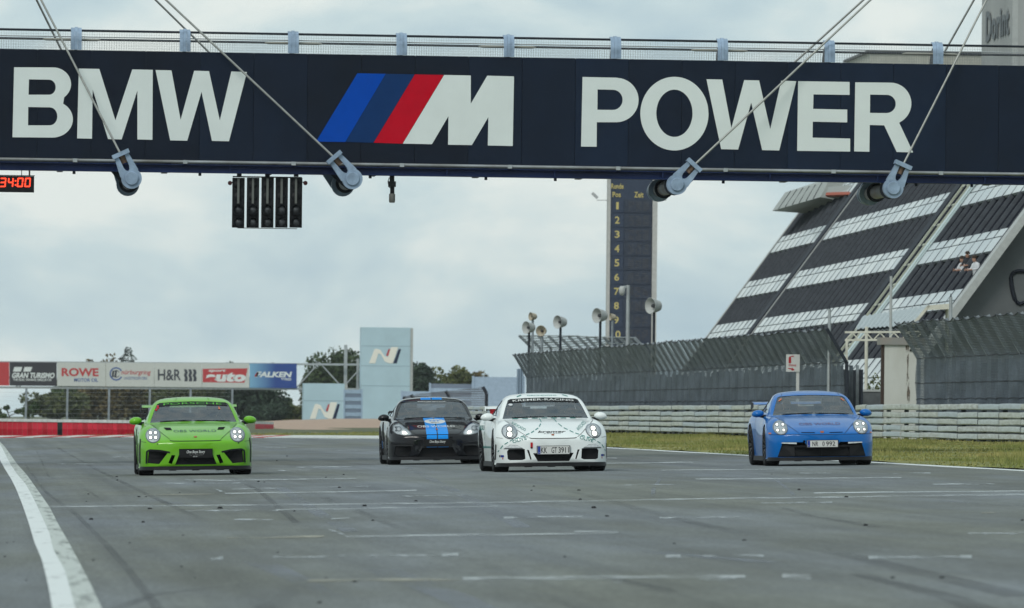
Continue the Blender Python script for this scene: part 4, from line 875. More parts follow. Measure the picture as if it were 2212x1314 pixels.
# ------------------------------------------------------------------ things in the gap of the fence
pil = thing('concrete_pillar', 'stained white concrete pillar with grey cap in the fence gap', 'pillar')
a, b = P(1911, 745, 253), P(1997, 745, 253)
m_ = MB(); m_.box((a[0], a[1], 0.3), (b[0], a[1]+0.9, a[2])); m_.build('shaft', mat('stained white concrete', (0.55, 0.56, 0.53), 0.85, col2=(0.46, 0.46, 0.42), vscale=1.6, vstretch=(1, 1, .4)), pil)
c = P(1902, 729, 253); m_ = MB(); m_.box((c[0], a[1]-0.08, a[2]+0.002), (b[0]+0.05, a[1]+1.0, c[2])); m_.build('cap', mat('cap concrete', (0.24, 0.25, 0.24), 0.85, col2=(0.27, 0.24, 0.215), vscale=3), pil)
m_ = MB(); m_.box((a[0]-0.09, a[1]+0.02, 0.3), (a[0]-0.005, a[1]+0.2, a[2])); m_.build('edge_channel', mat('rust channel', (0.05, 0.035, 0.028), 0.8), pil)
stn = [(1956, 747), (1964, 747), (1962, 800), (1966, 850), (1964, 878), (1960, 878), (1958, 830), (1960, 790)]
m_ = MB(); m_.prism([((lambda q: (q[0], q[2]))(on_plane(x, y, (0, a[1], 0), SPN))) for x, y in stn], lambda x, z: (x, a[1]-0.006, z), lambda x, z: (x, a[1]-0.002, z)); m_.build('rust_stain', worn('rust stain', (0.16, 0.13, 0.10), 0.0, 0.55, (4, 4, 1.5), 2.0), pil)
q = on_plane(1967, 757, (0, a[1], 0), SPN); m_ = MB(); m_.lathe([(0, -0.03), (0.035, -0.03), (0.035, 0.0)], lambda u, v, t: (q[0]+u, a[1]+t-0.002, q[2]+v), 12); m_.build('hole_plug', M['black'], pil)
tr = thing('lattice_truss', 'cream lattice truss beam across the fence gap behind the pillar', 'truss')
for y0, y1 in ((716, 720), (733, 737)):
    a, b = P(1825, (y0+y1)/2, 262), P(1990, (y0+y1)/2-1, 262); m_ = MB(); m_.bar(a, b, 0.06, 0.06); m_.build('chord', M['cream'], tr)
for i in range(11):
    a, b = P(1826+i*15, 719 if i % 2 else 735, 262), P(1841+i*15, 735 if i % 2 else 719, 262); m_ = MB(); m_.bar(a, b, 0.035, 0.035); m_.build('diagonal', M['cream'], tr)
for x in (1829, 1986):
    p = P(x, 735, 262); m_ = MB(); m_.bar((p[0], p[1], 0.3), (p[0], p[1], p[2]), 0.07); m_.build('post', M['cream'], tr)
a, b = P(1838, 846, 266), P(1930, 846, 266)
gw = thing('gap_wall', 'low dark grey wall below the bush in the fence gap', 'wall'); m_ = MB(); m_.box((a[0], a[1], 0.3), (b[0], a[1]+0.2, a[2])); m_.build('wall', mat('gap wall grey', (0.10, 0.11, 0.115), 0.8, var=0.2), gw)
m_ = MB(); m_.box((a[0]-.02, a[1]-0.03, a[2]+0.002), (b[0], a[1]+0.24, a[2]+0.07)); m_.build('coping', lgrey, gw)
fs = thing('fire_sign', 'white FIRE extinguisher sign on a white post before the long catch net', 'sign')
p0, p1 = P(1698, 803, 268), P(1728, 766, 268); pw = mat('sign white', (0.62, 0.64, 0.63), 0.6); sr = mat('sign red', (0.42, 0.02, 0.03), 0.6)
m_ = MB(); m_.box((p0[0], p0[1], p0[2]), (p1[0], p0[1]+0.03, p1[2])); m_.build('sign_board', pw, fs)
pp = P(1723.5, 840, 268); m_ = MB(); m_.box((pp[0]-0.045, p0[1]+0.031, 0.3), (pp[0]+0.045, p0[1]+0.12, p1[2])); m_.build('post', pw, fs)
def fpx(x, y): q = on_plane(x, y, (0, p0[1], 0), SPN); return q[0], q[2]
for nm, poly in (('extinguisher_mark', [(1703.5, 785), (1703.5, 774), (1705, 771), (1708, 771), (1709, 774), (1709, 785)]), ('extinguisher_mark', [(1706, 770.5), (1714, 768.5), (1715.5, 772), (1713, 770.7), (1707, 772)]), ('arrow_mark', [(1702, 795), (1711, 796), (1711, 794), (1717, 800), (1710, 801), (1710.6, 799), (1702, 796.5)])):
    m_ = MB(); m_.prism([fpx(*q) for q in poly], lambda x, z: (x, p0[1]-0.005, z), lambda x, z: (x, p0[1]-0.001, z)); m_.build(nm, sr, fs)
(a, zb_), (b, zt_) = fpx(1704, 791.5), fpx(1720, 787.5); flat('lettering', text2d('FIRE', 0.02), lambda u, v: (a+(b-a)*u, p0[1]-0.004, zb_+(zt_-zb_)*v), sr, fs)

# ================================================================== the far end of the straight
# red barrier of plastic blocks with a white top row
red = [mat('barrier red %d' % i, c, 0.6, var=0.12) for i, c in enumerate([(0.44, 0.006, 0.024), (0.52, 0.012, 0.034), (0.38, 0.005, 0.018)])]
wht = mat('barrier white', (0.55, 0.57, 0.55), 0.6, var=0.15)
br = thing('block_barrier', 'low red block barrier with pale top course outside the corner, beyond the green car', 'barrier')
def barrier_row(t, px0, px1, n, D0, D1, yb0, yb1, yt0, yt1, gap=None):
    for i in range(n):
        f0, f1 = i/n, (i+0.96)/n; fm = (i+0.5)/n
        if gap and gap[0] < px0+(px1-px0)*fm < gap[1]: mm = M['black']
        else: mm = random.choice(red)
        def pt(f, top): x = px0+(px1-px0)*f; y = (yt0+(yt1-yt0)*f) if top else (yb0+(yb1-yb0)*f); return P(x, y, D0+(D1-D0)*f)
        a0, a1, b0, b1 = pt(f0, 0), pt(f0, 1), pt(f1, 0), pt(f1, 1); dy = np.array((0, 0.5, 0)); e_ = 0.12
        a0[2] = b0[2] = min(a0[2], b0[2]); bul = np.array((0, -0.05, 0))
        m_ = MB(); mid0, mid1 = (a0+a1)/2+bul, (b0+b1)/2+bul
        m_.add([a0, b0, mid1, mid0, b1, a1, a0+dy, b0+dy, b1+dy, a1+dy], [(0, 1, 2, 3), (3, 2, 4, 5), (5, 4, 8, 9), (6, 7, 8, 9), (0, 1, 7, 6), (0, 3, 5, 9, 6), (1, 2, 4, 8, 7)]); m_.build('block', mm, t)
        up = np.array((0, 0, 0.13)); m_ = MB(); c = [a1+bul+np.array((0, 0, .003)), b1+bul+np.array((0, 0, .003)), b1+dy+np.array((0, 0, .003)), a1+dy+np.array((0, 0, .003))]
        m_.hexa([*c, *[k+up for k in c]]); m_.build('top_course', wht, t)
barrier_row(br, -60, 330, 36, 383, 381, 944, 941, 910, 915, gap=(124, 134))
b2 = thing('block_barrier', 'short red and white barrier piece beyond the green car mirror', 'barrier')
barrier_row(b2, 552, 592, 2, 470, 478, 927, 926, 916, 917)
# tyre-mesh fence posts behind the barrier
lf = thing('wire_fence', 'tall wire fence on grey posts above the red barrier', 'fence')
lx = [-35, 55, 144, 234, 322, 410, 500]; tops_ = []
for i, x in enumerate(lx):
    a, b = P(x, 912, 392), P(x+2, 839, 392); b[1] = a[1]; m_ = MB(); m_.bar((a[0], a[1], 0.0), (b[0], b[1], b[2]), 0.10); m_.build('post', fence_post_m, lf); tops_.append((a, b))
m_ = MB()
for k in range(9):
    f = k/8; m_.tube([tuple(a*(1-f)+b*f) for a, b in tops_], 0.003, 4)
m_.build('wire', M['steel'], lf)

# advertising gantry far behind
GD = 850.0
ga = thing('advert_gantry', 'distant white lattice gantry hung with a row of sponsor boards', 'gantry')
GY = P(400, 800, GD)[1]
def gpx(x, y, n=0.0): q = on_plane(x, y, (0, GY+n, 0), SPN); return np.array((q[0], GY+n, q[2]))
gsteel = mat('gantry steel', (0.38, 0.41, 0.42), 0.6, var=0.1)
for y0, y1 in ((779, 789), (834, 842)):
    for n in (0.25, 2.0):
        m_ = MB(); m_.bar(gpx(-60, y0+3, n), gpx(788, y1-1, n), 0.20, 0.20); m_.build('chord', gsteel, ga)
for i in range(17):
    a, b = gpx(-60+i*50, 783 if i % 2 else 838, 0.35), gpx(-10+i*50, 838 if i % 2 else 783, 0.35); m_ = MB(); m_.bar(a, b, 0.11); m_.build('diagonal', gsteel, ga)
for x, top in ((748, 745), (-55, 760), (774, 775)):
    a = gpx(x, top); m_ = MB(); m_.bar((a[0], GY+1.2, 0.3), (a[0], GY+1.2, a[2]), 0.32 if x == 748 else 0.24); m_.build('leg', gsteel, ga)
def board(x0, x1, yt0, yb0, yt1, yb1, m):
    m_ = MB(); q = [gpx(x0, yb0), gpx(x1, yb1), gpx(x1, yt1), gpx(x0, yt0)]; m_.hexa([*q, *[p+np.array((0, 0.08, 0)) for p in q]]); return m_.build('advert_board', m, ga)
bw = mat('board white', (0.55, 0.57, 0.54), 0.6, var=0.04); bk = mat('board charcoal', (0.045, 0.045, 0.052), 0.6); bR = mat('print red', (0.48, 0.055, 0.06), 0.6); bB = mat('print blue', (0.06, 0.12, 0.32), 0.6); bD = mat('print dark', (0.05, 0.055, 0.07), 0.6)
def yt(x): return 782.5+x*0.0052
def ybm(x): return 833.0+x*0.0092
bg_ = bpy.data.materials.new('board blue fade'); bg_.use_nodes = True; tt = bg_.node_tree; pb = tt.nodes['Principled BSDF']; pb.inputs['Roughness'].default_value = 0.6
tcx = N(tt, 'ShaderNodeTexCoord'); sx_ = N(tt, 'ShaderNodeSeparateXYZ'); mr = N(tt, 'ShaderNodeMapRange'); cc = N(tt, 'ShaderNodeMix', data_type='RGBA')
tt.links.new(tcx.outputs['Generated'], sx_.inputs[0]); tt.links.new(sx_.outputs['X'], mr.inputs[0]); mr.inputs[2].default_value = 0.55; tt.links.new(mr.outputs[0], cc.inputs['Factor'])
cc.inputs['A'].default_value = (0.20, 0.42, 0.60, 1); cc.inputs['B'].default_value = (0.018, 0.06, 0.26, 1); tt.links.new(cc.outputs['Result'], pb.inputs['Base Color'])
BX = [(-55, 20, bR), (20.6, 122.5, bk), (123.4, 228, bw), (228.6, 333, bw), (333.6, 436, bw), (436.6, 538.5, bw), (539.2, 641, bg_)]
bo = [board(a, b, yt(a), ybm(a), yt(b), ybm(b), m) for a, b, m in BX]
def gtext(s, x0, x1, y0, y1, m, parent, bold=0.03, shear=0.0, n=-0.012):
    A_, B_, Cc = gpx(x0, y1, n), gpx(x1, y1+(x1-x0)*0.006, n), gpx(x0, y0, n)
    return flat('lettering', text2d(s, bold, 1.0, shear), lambda a, b: tuple(A_+(B_-A_)*a+(Cc-A_)*b), m, parent)
def gpoly(poly, m, parent, n=-0.012, name='print_mark'):
    m_ = MB(); m_.prism([tuple(p) for p in poly], lambda x, y: gpx(x, y, n), lambda x, y: gpx(x, y, n+0.006)); return m_.build(name, m, parent)
gtext('GRAN TURISMO', 26, 118, 805, 817, M['white'], bo[1], 0.04, 0.25); gtext('THE REAL DRIVING SIMULATOR', 28, 112, 818, 823, M['white'], bo[1], 0.02)
gpoly([(31, 793), (48, 793), (45, 803), (28, 803)], M['white'], bo[1]); gpoly([(53, 793), (70, 793), (66, 803), (50, 803)], M['white'], bo[1])
gtext('ROWE', 133, 213, 795, 813, bR, bo[2], 0.035); gtext('MOTOR OIL', 160, 212, 817, 825, bB, bo[2], 0.02)
for r0, r1, mm in ((14.5, 11.5, bB), (8, 6.3, bD)):
    lp = [[(251+r0*math.cos(a), 808+r0*math.sin(a)) for a in np.linspace(0.5, 2*PI-0.5, 24)]+[(251+r1*math.cos(a), 808+r1*math.sin(a)) for a in np.linspace(2*PI-0.5, 0.5, 24)]]
    v, f_ = shape2d(lp); flat('print_ring', (v, f_), lambda a, b: tuple(gpx(a, b, -0.012)), mm, bo[3])
gtext('nürburgring', 262, 326, 799, 812, bR, bo[3], 0.01, 0.2); gtext('LANGSTRECKEN-SERIE', 268, 318, 814, 820, bB, bo[3], 0.0)
gpoly([(243, 801), (247, 801), (245, 815), (241, 815)], bD, bo[3]); gpoly([(249, 800), (253, 800), (251, 814), (247, 814)], bD, bo[3])
gtext('H&R', 341, 391, 798, 822, bD, bo[4], 0.02)
for k in range(3):
    x = 397+9.5*k; gpoly([(x, 798), (x+6, 798), (x+9, 805), (x+6.5, 811), (x+9, 817), (x+8, 824), (x+1, 824), (x+2.5, 817), (x, 811), (x+2.5, 805)], bD, bo[4])
gpoly([(438, 797), (535, 796), (528, 827), (438, 826)], bR, bo[5], -0.008); gtext('sport', 450, 488, 798, 805, M['white'], bo[5], 0.03, 0.2, -0.016); gtext('auto', 444, 531, 804, 825, M['white'], bo[5], 0.06, 0.15, -0.016)
gtext('FALKEN', 552, 631, 803, 815, M['white'], bo[6], 0.045, 0.2); gtext('TYRES', 607, 629, 817, 822, M['white'], bo[6], 0.03); gpoly([(549, 814), (555, 804), (559, 804), (556, 814)], bR, bo[6])
# two pale blue boxes with the N emblem
palb = mat('pale blue cladding', (0.44, 0.59, 0.66), 0.55, var=0.05, vscale=0.6)
nN, nR, nD = mat('emblem cream', (0.82, 0.80, 0.72), 0.6), mat('emblem red', (0.45, 0.05, 0.06), 0.6), mat('emblem dark', (0.012, 0.022, 0.06), 0.6)
EMB_N = [[(0.0, 1.0), (0.17, 0.14), (0.24, 0.10), (0.36, 0.17), (0.50, 0.56), (0.60, 0.62), (0.70, 0.0), (0.93, 0.0), (0.76, 1.0), (0.64, 1.0), (0.50, 0.88), (0.38, 0.45), (0.30, 0.38), (0.20, 1.0)],
         [(0.545, 0.50), (0.62, 0.12), (0.675, 0.12), (0.615, 0.55), (0.575, 0.56)], [(0.94, 0.12), (1.02, 0.12), (0.88, 1.0), (0.77, 1.0)]]
def nbox(label, x0, x1, ytop, D, ex0, ex1, ey0, ey1, joints):
    t = thing('emblem_tower', label, 'tower'); a, b = P(x0, ytop, D), P(x1, ytop, D); yy = a[1]
    m_ = MB(); m_.box((a[0], yy, 0.2), (b[0], yy+3.5, a[2])); m_.build('cladding', palb, t)
    m_ = MB(); m_.box((b[0]+0.003, yy+0.05, 0.2), (b[0]+0.28, yy+3.45, a[2]-0.05)); m_.build('side_strip', lgrey, t)
    f = lambda x, y: on_plane(x, y, (0, yy, 0), SPN)
    for j in joints:
        z = f((x0+x1)/2, j)[2]; m_ = MB(); m_.box((a[0]-0.01, yy-0.012, z-0.025), (b[0]+0.01, yy-0.002, z+0.025)); m_.build('panel_joint', mat('joint grey blue', (0.26, 0.37, 0.43), 0.6) if 'joint grey blue' not in bpy.data.materials else bpy.data.materials['joint grey blue'], t)
    for poly, mm in zip(EMB_N, (nN, nR, nD)):
        v, f_ = shape2d([poly]); q = [f(ex0+(ex1-ex0)*u, ey0+(ey1-ey0)*w) for u, w in v]
        m_ = MB(); m_.add([(p[0], yy-0.03, p[2]) for p in q], f_); m_.build('emblem', mm, t)
nbox('tall pale blue tower with an N emblem near its top', 781, 887, 707, 845, 797, 865, 750, 785, (748, 791, 834))
nbox('low pale blue box with an N emblem beside the gantry leg', 656, 745, 828, 845, 669, 733, 869, 905, (866,))
# pale blue boarding and low fences behind the black and white cars
bs = mat('pale blue boarding', (0.32, 0.43, 0.55), 0.6, var=0.08); bs2 = mat('boarding joint', (0.17, 0.22, 0.29), 0.7)
for (x0, x1, ytop, D, lb, lines) in ((929, 1021, 829, 640, 'slatted pale blue boarding behind the black car', 10), (1022, 1132, 814, 640, 'plain pale blue boarding beside the fence end', 2), (744, 782, 842, 835, 'slatted blue boarding between the two emblem boxes', 9), (868, 930, 845, 660, 'low slatted blue boarding beside the tall emblem tower', 7)):
    t = thing('boarding', lb, 'wall'); a, b = P(x0, ytop, D), P(x1, ytop, D); hh = a[2]-0.4
    for k in range(lines):
        m_ = MB(); z0_, z1_ = 0.4+hh*k/lines, 0.4+hh*(k+1)/lines; m_.box((a[0], a[1]+(0.04 if k % 2 and lines > 3 else 0), z0_+0.004), (b[0], a[1]+0.15, z1_-0.004)); m_.build('slat', bs if (k % 2 == 0 or lines < 3) else bs2, t)
    for x in (x0, x1):
        p = P(x, ytop, D); m_ = MB(); m_.box((p[0]-0.08, p[1]-0.08, 0.3), (p[0]+0.08, p[1]-0.003, p[2]+0.05)); m_.build('post', bs, t)
t = thing('fence_return', 'blue panelled end of the long catch fence', 'fence'); a, b = P(1117, 797, 384), P(1131, 797, 384)
m_ = MB(); m_.box((a[0], a[1], 0.4), (b[0], a[1]+0.1, a[2])); m_.build('panel', bs2, t)
for i in range(3): p = P(1118+5*i, 797, 384); m_ = MB(); m_.box((p[0], p[1]-0.04, 0.4), (p[0]+0.04, p[1]-0.003, p[2])); m_.build('slat', bs, t)
t = thing('debris_fence', 'low mesh fence with bent posts in front of the blue boarding', 'fence'); pts_f = []
for x, y, D in ((872, 858, 560), (888, 853, 556), (963, 845, 545), (1043, 836, 535)):
    a = P(x, y, D); b = P(x+8, y+14, D); b[1] = a[1]; m_ = MB(); m_.bar((b[0], b[1], 0.4), (b[0], b[1], b[2]), 0.2); m_.bar(b, a, 0.2); m_.build('post', M['dark_steel'], t); pts_f.append((a, b))
m_ = MB(); v = []
for a, b in pts_f: v += [tuple(a), tuple(b), (b[0], b[1], 0.5)]
m_.add(v, [(3*i+k, 3*i+3+k, 3*i+4+k, 3*i+1+k) for i in range(len(pts_f)-1) for k in range(2)]); m_.build('net_panel', netting('grey mesh', (0.16, 0.19, 0.23), 0.45, 7, 7), t)

# ------------------------------------------------------------------ trees
leaf_m = [mat('foliage %d' % i, c, 0.85, col2=d, vscale=0.9, spec=0.15) for i, (c, d) in enumerate([((0.085, 0.120, 0.050), (0.040, 0.065, 0.035)), ((0.115, 0.125, 0.052), (0.050, 0.070, 0.036)),
          ((0.165, 0.125, 0.060), (0.080, 0.080, 0.042)), ((0.060, 0.090, 0.058), (0.030, 0.050, 0.036)), ((0.140, 0.145, 0.045), (0.065, 0.090, 0.034))])]
bark = mat('bark', (0.07, 0.058, 0.045), 0.9, var=0.3)
def leaves(name, cen, rad, n, size, m, parent, seed, dens=0.55):
    r = np.random.default_rng(seed); nl = max(5, int(n/160)); V = []; k = 0
    lob = np.clip(r.normal(0, 0.40, (nl, 3)), -0.78, 0.78); lob[:, 2] *= 0.9; lr = 0.26+0.26*r.random(nl)
    pick = r.integers(0, nl, n); d = r.normal(0, 1, (n, 3)); d /= np.linalg.norm(d, axis=1)[:, None]
    q = lob[pick]+d*(lr[pick]*(0.35+0.65*r.random(n)**0.5))[:, None]
    c = np.array(cen)+q*np.array(rad); c[:, 2] = np.maximum(c[:, 2], cen[2]-rad[2]*1.02)
    a = r.normal(0, 1, (n, 3)); a /= np.linalg.norm(a, axis=1)[:, None]; b = r.normal(0, 1, (n, 3)); b -= (a*b).sum(1)[:, None]*a; b /= np.linalg.norm(b, axis=1)[:, None]
    s = size*(0.5+r.random(n))[:, None]
    V = np.empty((n*4, 3)); V[0::4] = c-a*s; V[1::4] = c+b*s*0.6; V[2::4] = c+a*s; V[3::4] = c-b*s*0.6
    me = bpy.data.meshes.new(name); me.vertices.add(n*4); me.vertices.foreach_set('co', V.ravel()); me.loops.add(n*4); me.loops.foreach_set('vertex_index', np.arange(n*4))
    me.polygons.add(n); me.polygons.foreach_set('loop_start', np.arange(0, n*4, 4)); me.materials.append(m); me.update(calc_edges=True)
    return link(name, me, parent)
def tree(px, ytop, D, wpx_, label, mi, seed, ybase=None, n=10500, size=0.21, cat='tree', name='tree', group=None):
    top = P(px, ytop, D); zt = top[2]; g = 0.4; rx = wpx_*D/F_PX/2; h = zt-g; t = thing(name, label, cat, group=group); r = random.Random(seed)
    zc = g+h*0.50; rz = h*0.56; rx *= 1.25
    m_ = MB(); x, y = top[0], top[1]
    m_.tube([(x, y, g-0.3), (x+r.uniform(-.2, .2), y, g+h*0.3), (x+r.uniform(-.3, .3), y, g+h*0.8)], [0.05*h, 0.035*h, 0.01*h], 8)
    for k in range(6):
        a = r.uniform(0, 2*PI); z0_ = g+h*r.uniform(0.25, 0.6); m_.tube([(x, y, z0_), (x+math.cos(a)*rx*0.4, y+math.sin(a)*rx*0.4, z0_+h*0.12), (x+math.cos(a)*rx*0.75, y+math.sin(a)*rx*0.75, z0_+h*0.26)], [0.018*h, 0.012*h, 0.004*h], 6)
    m_.build('trunk', bark, t, smooth=60); leaves('crown', (x, y, zc), (rx*0.78, rx*0.8, rz*0.86), n, size, leaf_m[mi], t, seed); return t
specs = [(120, 848, 930, 130, 1, 'low yellowish tree at the end of the tree row under the boards'), (185, 815, 945, 150, 0, 'dark green tree behind the wire fence under the boards'), (250, 800, 940, 150, 2, 'reddish autumn tree behind the wire fence'),
         (315, 790, 950, 150, 3, 'deep green tree rising to the gantry above the green car'), (395, 808, 940, 160, 1, 'olive tree behind the green car roof'), (470, 795, 955, 150, 2, 'brownish tree beyond the green car windscreen'),
         (540, 812, 945, 150, 3, 'dark dense tree beyond the green car wing'), (588, 852, 950, 80, 0, 'thin loose tree below the blue board'), (632, 878, 960, 90, 4, 'low round bush left of the emblem box'), (570, 878, 940, 90, 3, 'low dark bush beside the short barrier piece'),
         (720, 752, 960, 110, 0, 'tall green tree between gantry leg and emblem tower'), (760, 768, 965, 80, 3, 'dark tree directly behind the gantry leg'), (905, 788, 960, 90, 3, 'dark green tree right of the emblem tower'), (980, 797, 980, 100, 4, 'yellow-green tree above the blue boarding'), (1015, 806, 990, 70, 2, 'autumn brown tree above the blue boarding'), (940, 822, 975, 80, 0, 'green tree low behind the boarding'),
         (690, 790, 970, 80, 1, 'olive tree between the low emblem box and the boards')]
for i, (px, yt_, D, w, mi, lb) in enumerate(specs): tree(px, yt_, D, w, lb, mi, 100+i)
# thin saplings left of the row, sprigs above the boards, a spruce tip
for i, (px, yt_, lb) in enumerate(((18, 872, 'thin twiggy sapling at the left of the barrier'), (62, 862, 'thin twiggy sapling beside the first wire fence post'))): tree(px, yt_, 620, 56, lb, 0, 140+i, n=500, size=0.10, name='sapling', cat='sapling')
for i, (px, yt_, w, mi, lb) in enumerate(((221, 764, 44, 2, 'brownish treetop showing over the sponsor boards'), (192, 773, 30, 2, 'small treetop showing over the charcoal board'), (478, 774, 34, 0, 'sparse treetop showing over the sport board'))): tree(px, yt_, 1000, w*2.4, lb, mi, 160+i, n=3000)
sp = thing('spruce_tree', 'dark pointed spruce tip rising above the sponsor boards', 'tree'); p = P(277, 750, 1000); m_ = MB(); m_.tube([(p[0], p[1], 0.2), (p[0], p[1], p[2])], [0.18, 0.02], 8); m_.build('trunk', bark, sp)
r = np.random.default_rng(5); n = 2600; f = r.random(n)**0.7; zz_ = p[2]-f*(p[2]-1.0); rad = 0.08+np.minimum(f*6.5, 2.6)*(0.72+0.28*np.sin(f*55)); an_ = r.random(n)*2*PI; rr = rad*r.random(n)**0.4
c = np.stack([p[0]+np.cos(an_)*rr, p[1]+np.sin(an_)*rr, zz_-rr*0.25], 1); V = np.empty((n*3, 3)); s = 0.30; V[0::3] = c+r.normal(0, .04, (n, 3)); V[1::3] = c+np.stack([np.cos(an_)*s, np.sin(an_)*s, -0.05*np.ones(n)], 1); V[2::3] = c+np.stack([np.cos(an_+1.2)*s*.7, np.sin(an_+1.2)*s*.7, 0.08*np.ones(n)], 1)
m_ = MB(); me = bpy.data.meshes.new('crown'); me.from_pydata([tuple(x) for x in V], [], [(3*i, 3*i+1, 3*i+2) for i in range(n)]); me.materials.append(leaf_m[3]); link('crown', me, sp)
tree(1868, 812, 275, 70, 'yellow-green bush in the fence gap behind the blue car', 4, 180, n=1500, size=0.045, name='bush', cat='bush')

# ================================================================== people
def skin_person(joints, edges, root, hands):
    """joints: name -> (x, y, z, r); fingers are short chains rooted in the palm"""
    names = list(joints); vs = [joints[n][:3] for n in names]; rs = [joints[n][3] for n in names]; es = [(names.index(a), names.index(b)) for a, b in edges]; roots = [names.index(root)]
    for (w, h, up) in hands:                                        # wrist, palm, side on which the thumb lies
        W0, H0 = np.array(joints[w][:3]), np.array(joints[h][:3]); d = H0-W0; d /= np.linalg.norm(d); s = np.array(up, float); s -= d*(s@d); s /= np.linalg.norm(s); nn = np.cross(d, s)
        for k, (o, ln) in enumerate(((0.030, 0.075), (0.010, 0.085), (-0.010, 0.080), (-0.028, 0.062))):
            b = H0+s*o; i = len(vs); roots.append(i)
            vs += [tuple(b), tuple(b+d*ln*0.5+nn*0.006), tuple(b+d*ln*0.85+nn*0.03)]; rs += [0.010, 0.009, 0.008]; es += [(i, i+1), (i+1, i+2)]
        b = H0-d*0.03+s*0.03; i = len(vs); roots.append(i); vs += [tuple(b), tuple(b+s*0.03+d*0.03), tuple(b+s*0.035+d*0.06+nn*0.015)]; rs += [0.012, 0.011, 0.009]; es += [(i, i+1), (i+1, i+2)]
    me = bpy.data.meshes.new('body'); me.from_pydata(vs, es, []); o = bpy.data.objects.new('body', me)
    md = o.modifiers.new('s', 'SKIN'); md.use_smooth_shade = True
    if not me.skin_vertices: me.attributes.new if False else None
    _tmp.collection.objects.link(o)
    if not me.skin_vertices:
        with bpy.context.temp_override(scene=_tmp, object=o, active_object=o): bpy.ops.mesh.customdata_skin_add()
    for i, r in enumerate(rs): me.skin_vertices[0].data[i].radius = (r, r); me.skin_vertices[0].data[i].use_root = i in roots
    o.modifiers.new('d', 'SUBSURF').levels = 1
    res = evaluated(o); bpy.data.objects.remove(o); return res
SEAT = {'hip': (0, 0, 0, .15), 'belly': (0, .05, .18, .14), 'chest': (0, .10, .36, .155), 'neck': (0, .12, .50, .055), 'jaw': (0, .09, .575, .075), 'head': (0, .10, .66, .10), 'nose': (0, -.005, .635, .012),
        'sl': (-.17, .10, .43, .07), 'el': (-.25, -.10, .25, .05), 'wl': (-.17, -.33, .33, .032), 'hl': (-.15, -.40, .36, .035), 'sr': (.17, .10, .43, .07), 'er': (.25, -.10, .25, .05), 'wr': (.17, -.33, .33, .032), 'hr': (.15, -.40, .36, .035),
        'kl': (-.12, -.42, .10, .075), 'al': (-.12, -.75, -.16, .045), 'tl': (-.12, -.92, -.14, .035), 'kr': (.12, -.42, .10, .075), 'ar': (.12, -.75, -.16, .045), 'tr': (.12, -.92, -.14, .035)}
SE = [('hip', 'belly'), ('belly', 'chest'), ('chest', 'neck'), ('neck', 'jaw'), ('jaw', 'head'), ('head', 'nose'), ('chest', 'sl'), ('sl', 'el'), ('el', 'wl'), ('wl', 'hl'), ('chest', 'sr'), ('sr', 'er'), ('er', 'wr'), ('wr', 'hr'),
      ('hip', 'kl'), ('kl', 'al'), ('al', 'tl'), ('hip', 'kr'), ('kr', 'ar'), ('ar', 'tr')]
WAVE = dict(SEAT); WAVE.update(el=(-.22, -.14, .30, .05), wl=(-.19, -.24, .50, .032), hl=(-.18, -.26, .58, .036))
skin_m = mat('skin', (0.48, 0.27, 0.19), 0.6, var=0.1); suit_d = mat('dark clothing', (0.03, 0.033, 0.04), 0.9, var=0.2); suit_g = mat('grey clothing', (0.10, 0.11, 0.12), 0.9, var=0.2); shirt_w = mat('white shirt', (0.62, 0.64, 0.66), 0.9, var=0.08)
hair_m = mat('brown hair', (0.045, 0.03, 0.02), 0.8, var=0.3); helm_w = mat('helmet white', (0.55, 0.57, 0.57), 0.3, coat=0.8); helm_d = mat('helmet grey', (0.09, 0.10, 0.11), 0.3, coat=0.8); visor = mat('visor smoke', (0.02, 0.022, 0.026), 0.12)
def person_mesh(joints, hands, cloth):
    me = skin_person(joints, SE, 'hip', hands); me.materials.clear(); me.materials.append(cloth); me.materials.append(skin_m)
    nk = np.array(joints['neck'][:3]); pal = [np.array(joints[h][:3]) for _, h, _ in hands]
    for p in me.polygons:
        c = np.array(p.center); p.use_smooth = True
        if c[2] > nk[2]+0.02 and abs(c[0]-nk[0]) < 0.14: p.material_index = 1
        if any(np.linalg.norm(c-q) < 0.13 for q in pal): p.material_index = 1
    return me
def head_cover(cx, cy, cz, helmet, parent, mm):
    m_ = MB(); n = 16; prof = []
    a0 = -70 if helmet else 5
    R = 0.135 if helmet else 0.112
    ring = [(R*math.cos(math.radians(a)), R*1.08*math.sin(math.radians(a))) for a in np.linspace(a0, 90, 9)]
    m_.lathe(ring, lambda a, b, t: (cx+a*0.92, cy+b*1.08+0.01, cz+t+(0 if helmet else 0.012+0.25*max(0, -b)*0)), n); o = m_.build('helmet' if helmet else 'hair', mm, parent, smooth=80)
    if helmet:
        m_ = MB(); v = []
        for z in np.linspace(-0.045, 0.045, 5):
            for a in np.linspace(-1.15, 1.15, 11): rr = R*1.03*math.sqrt(max(0.05, 1-(z/(R*1.08))**2)); v.append((cx+math.sin(a)*rr*0.92, cy-math.cos(a)*rr*1.08+0.005, cz+z))
        m_.add(v, [(j*11+i, j*11+i+1, (j+1)*11+i+1, (j+1)*11+i) for j in range(4) for i in range(10)]); m_.build('visor', visor, o, smooth=80)
MESH_DRV = person_mesh(SEAT, [('wl', 'hl', (0, 0, 1)), ('wr', 'hr', (0, 0, 1))], suit_d)
MESH_WAV = person_mesh(WAVE, [('wl', 'hl', (1, 0, 0)), ('wr', 'hr', (0, 0, 1))], suit_g)

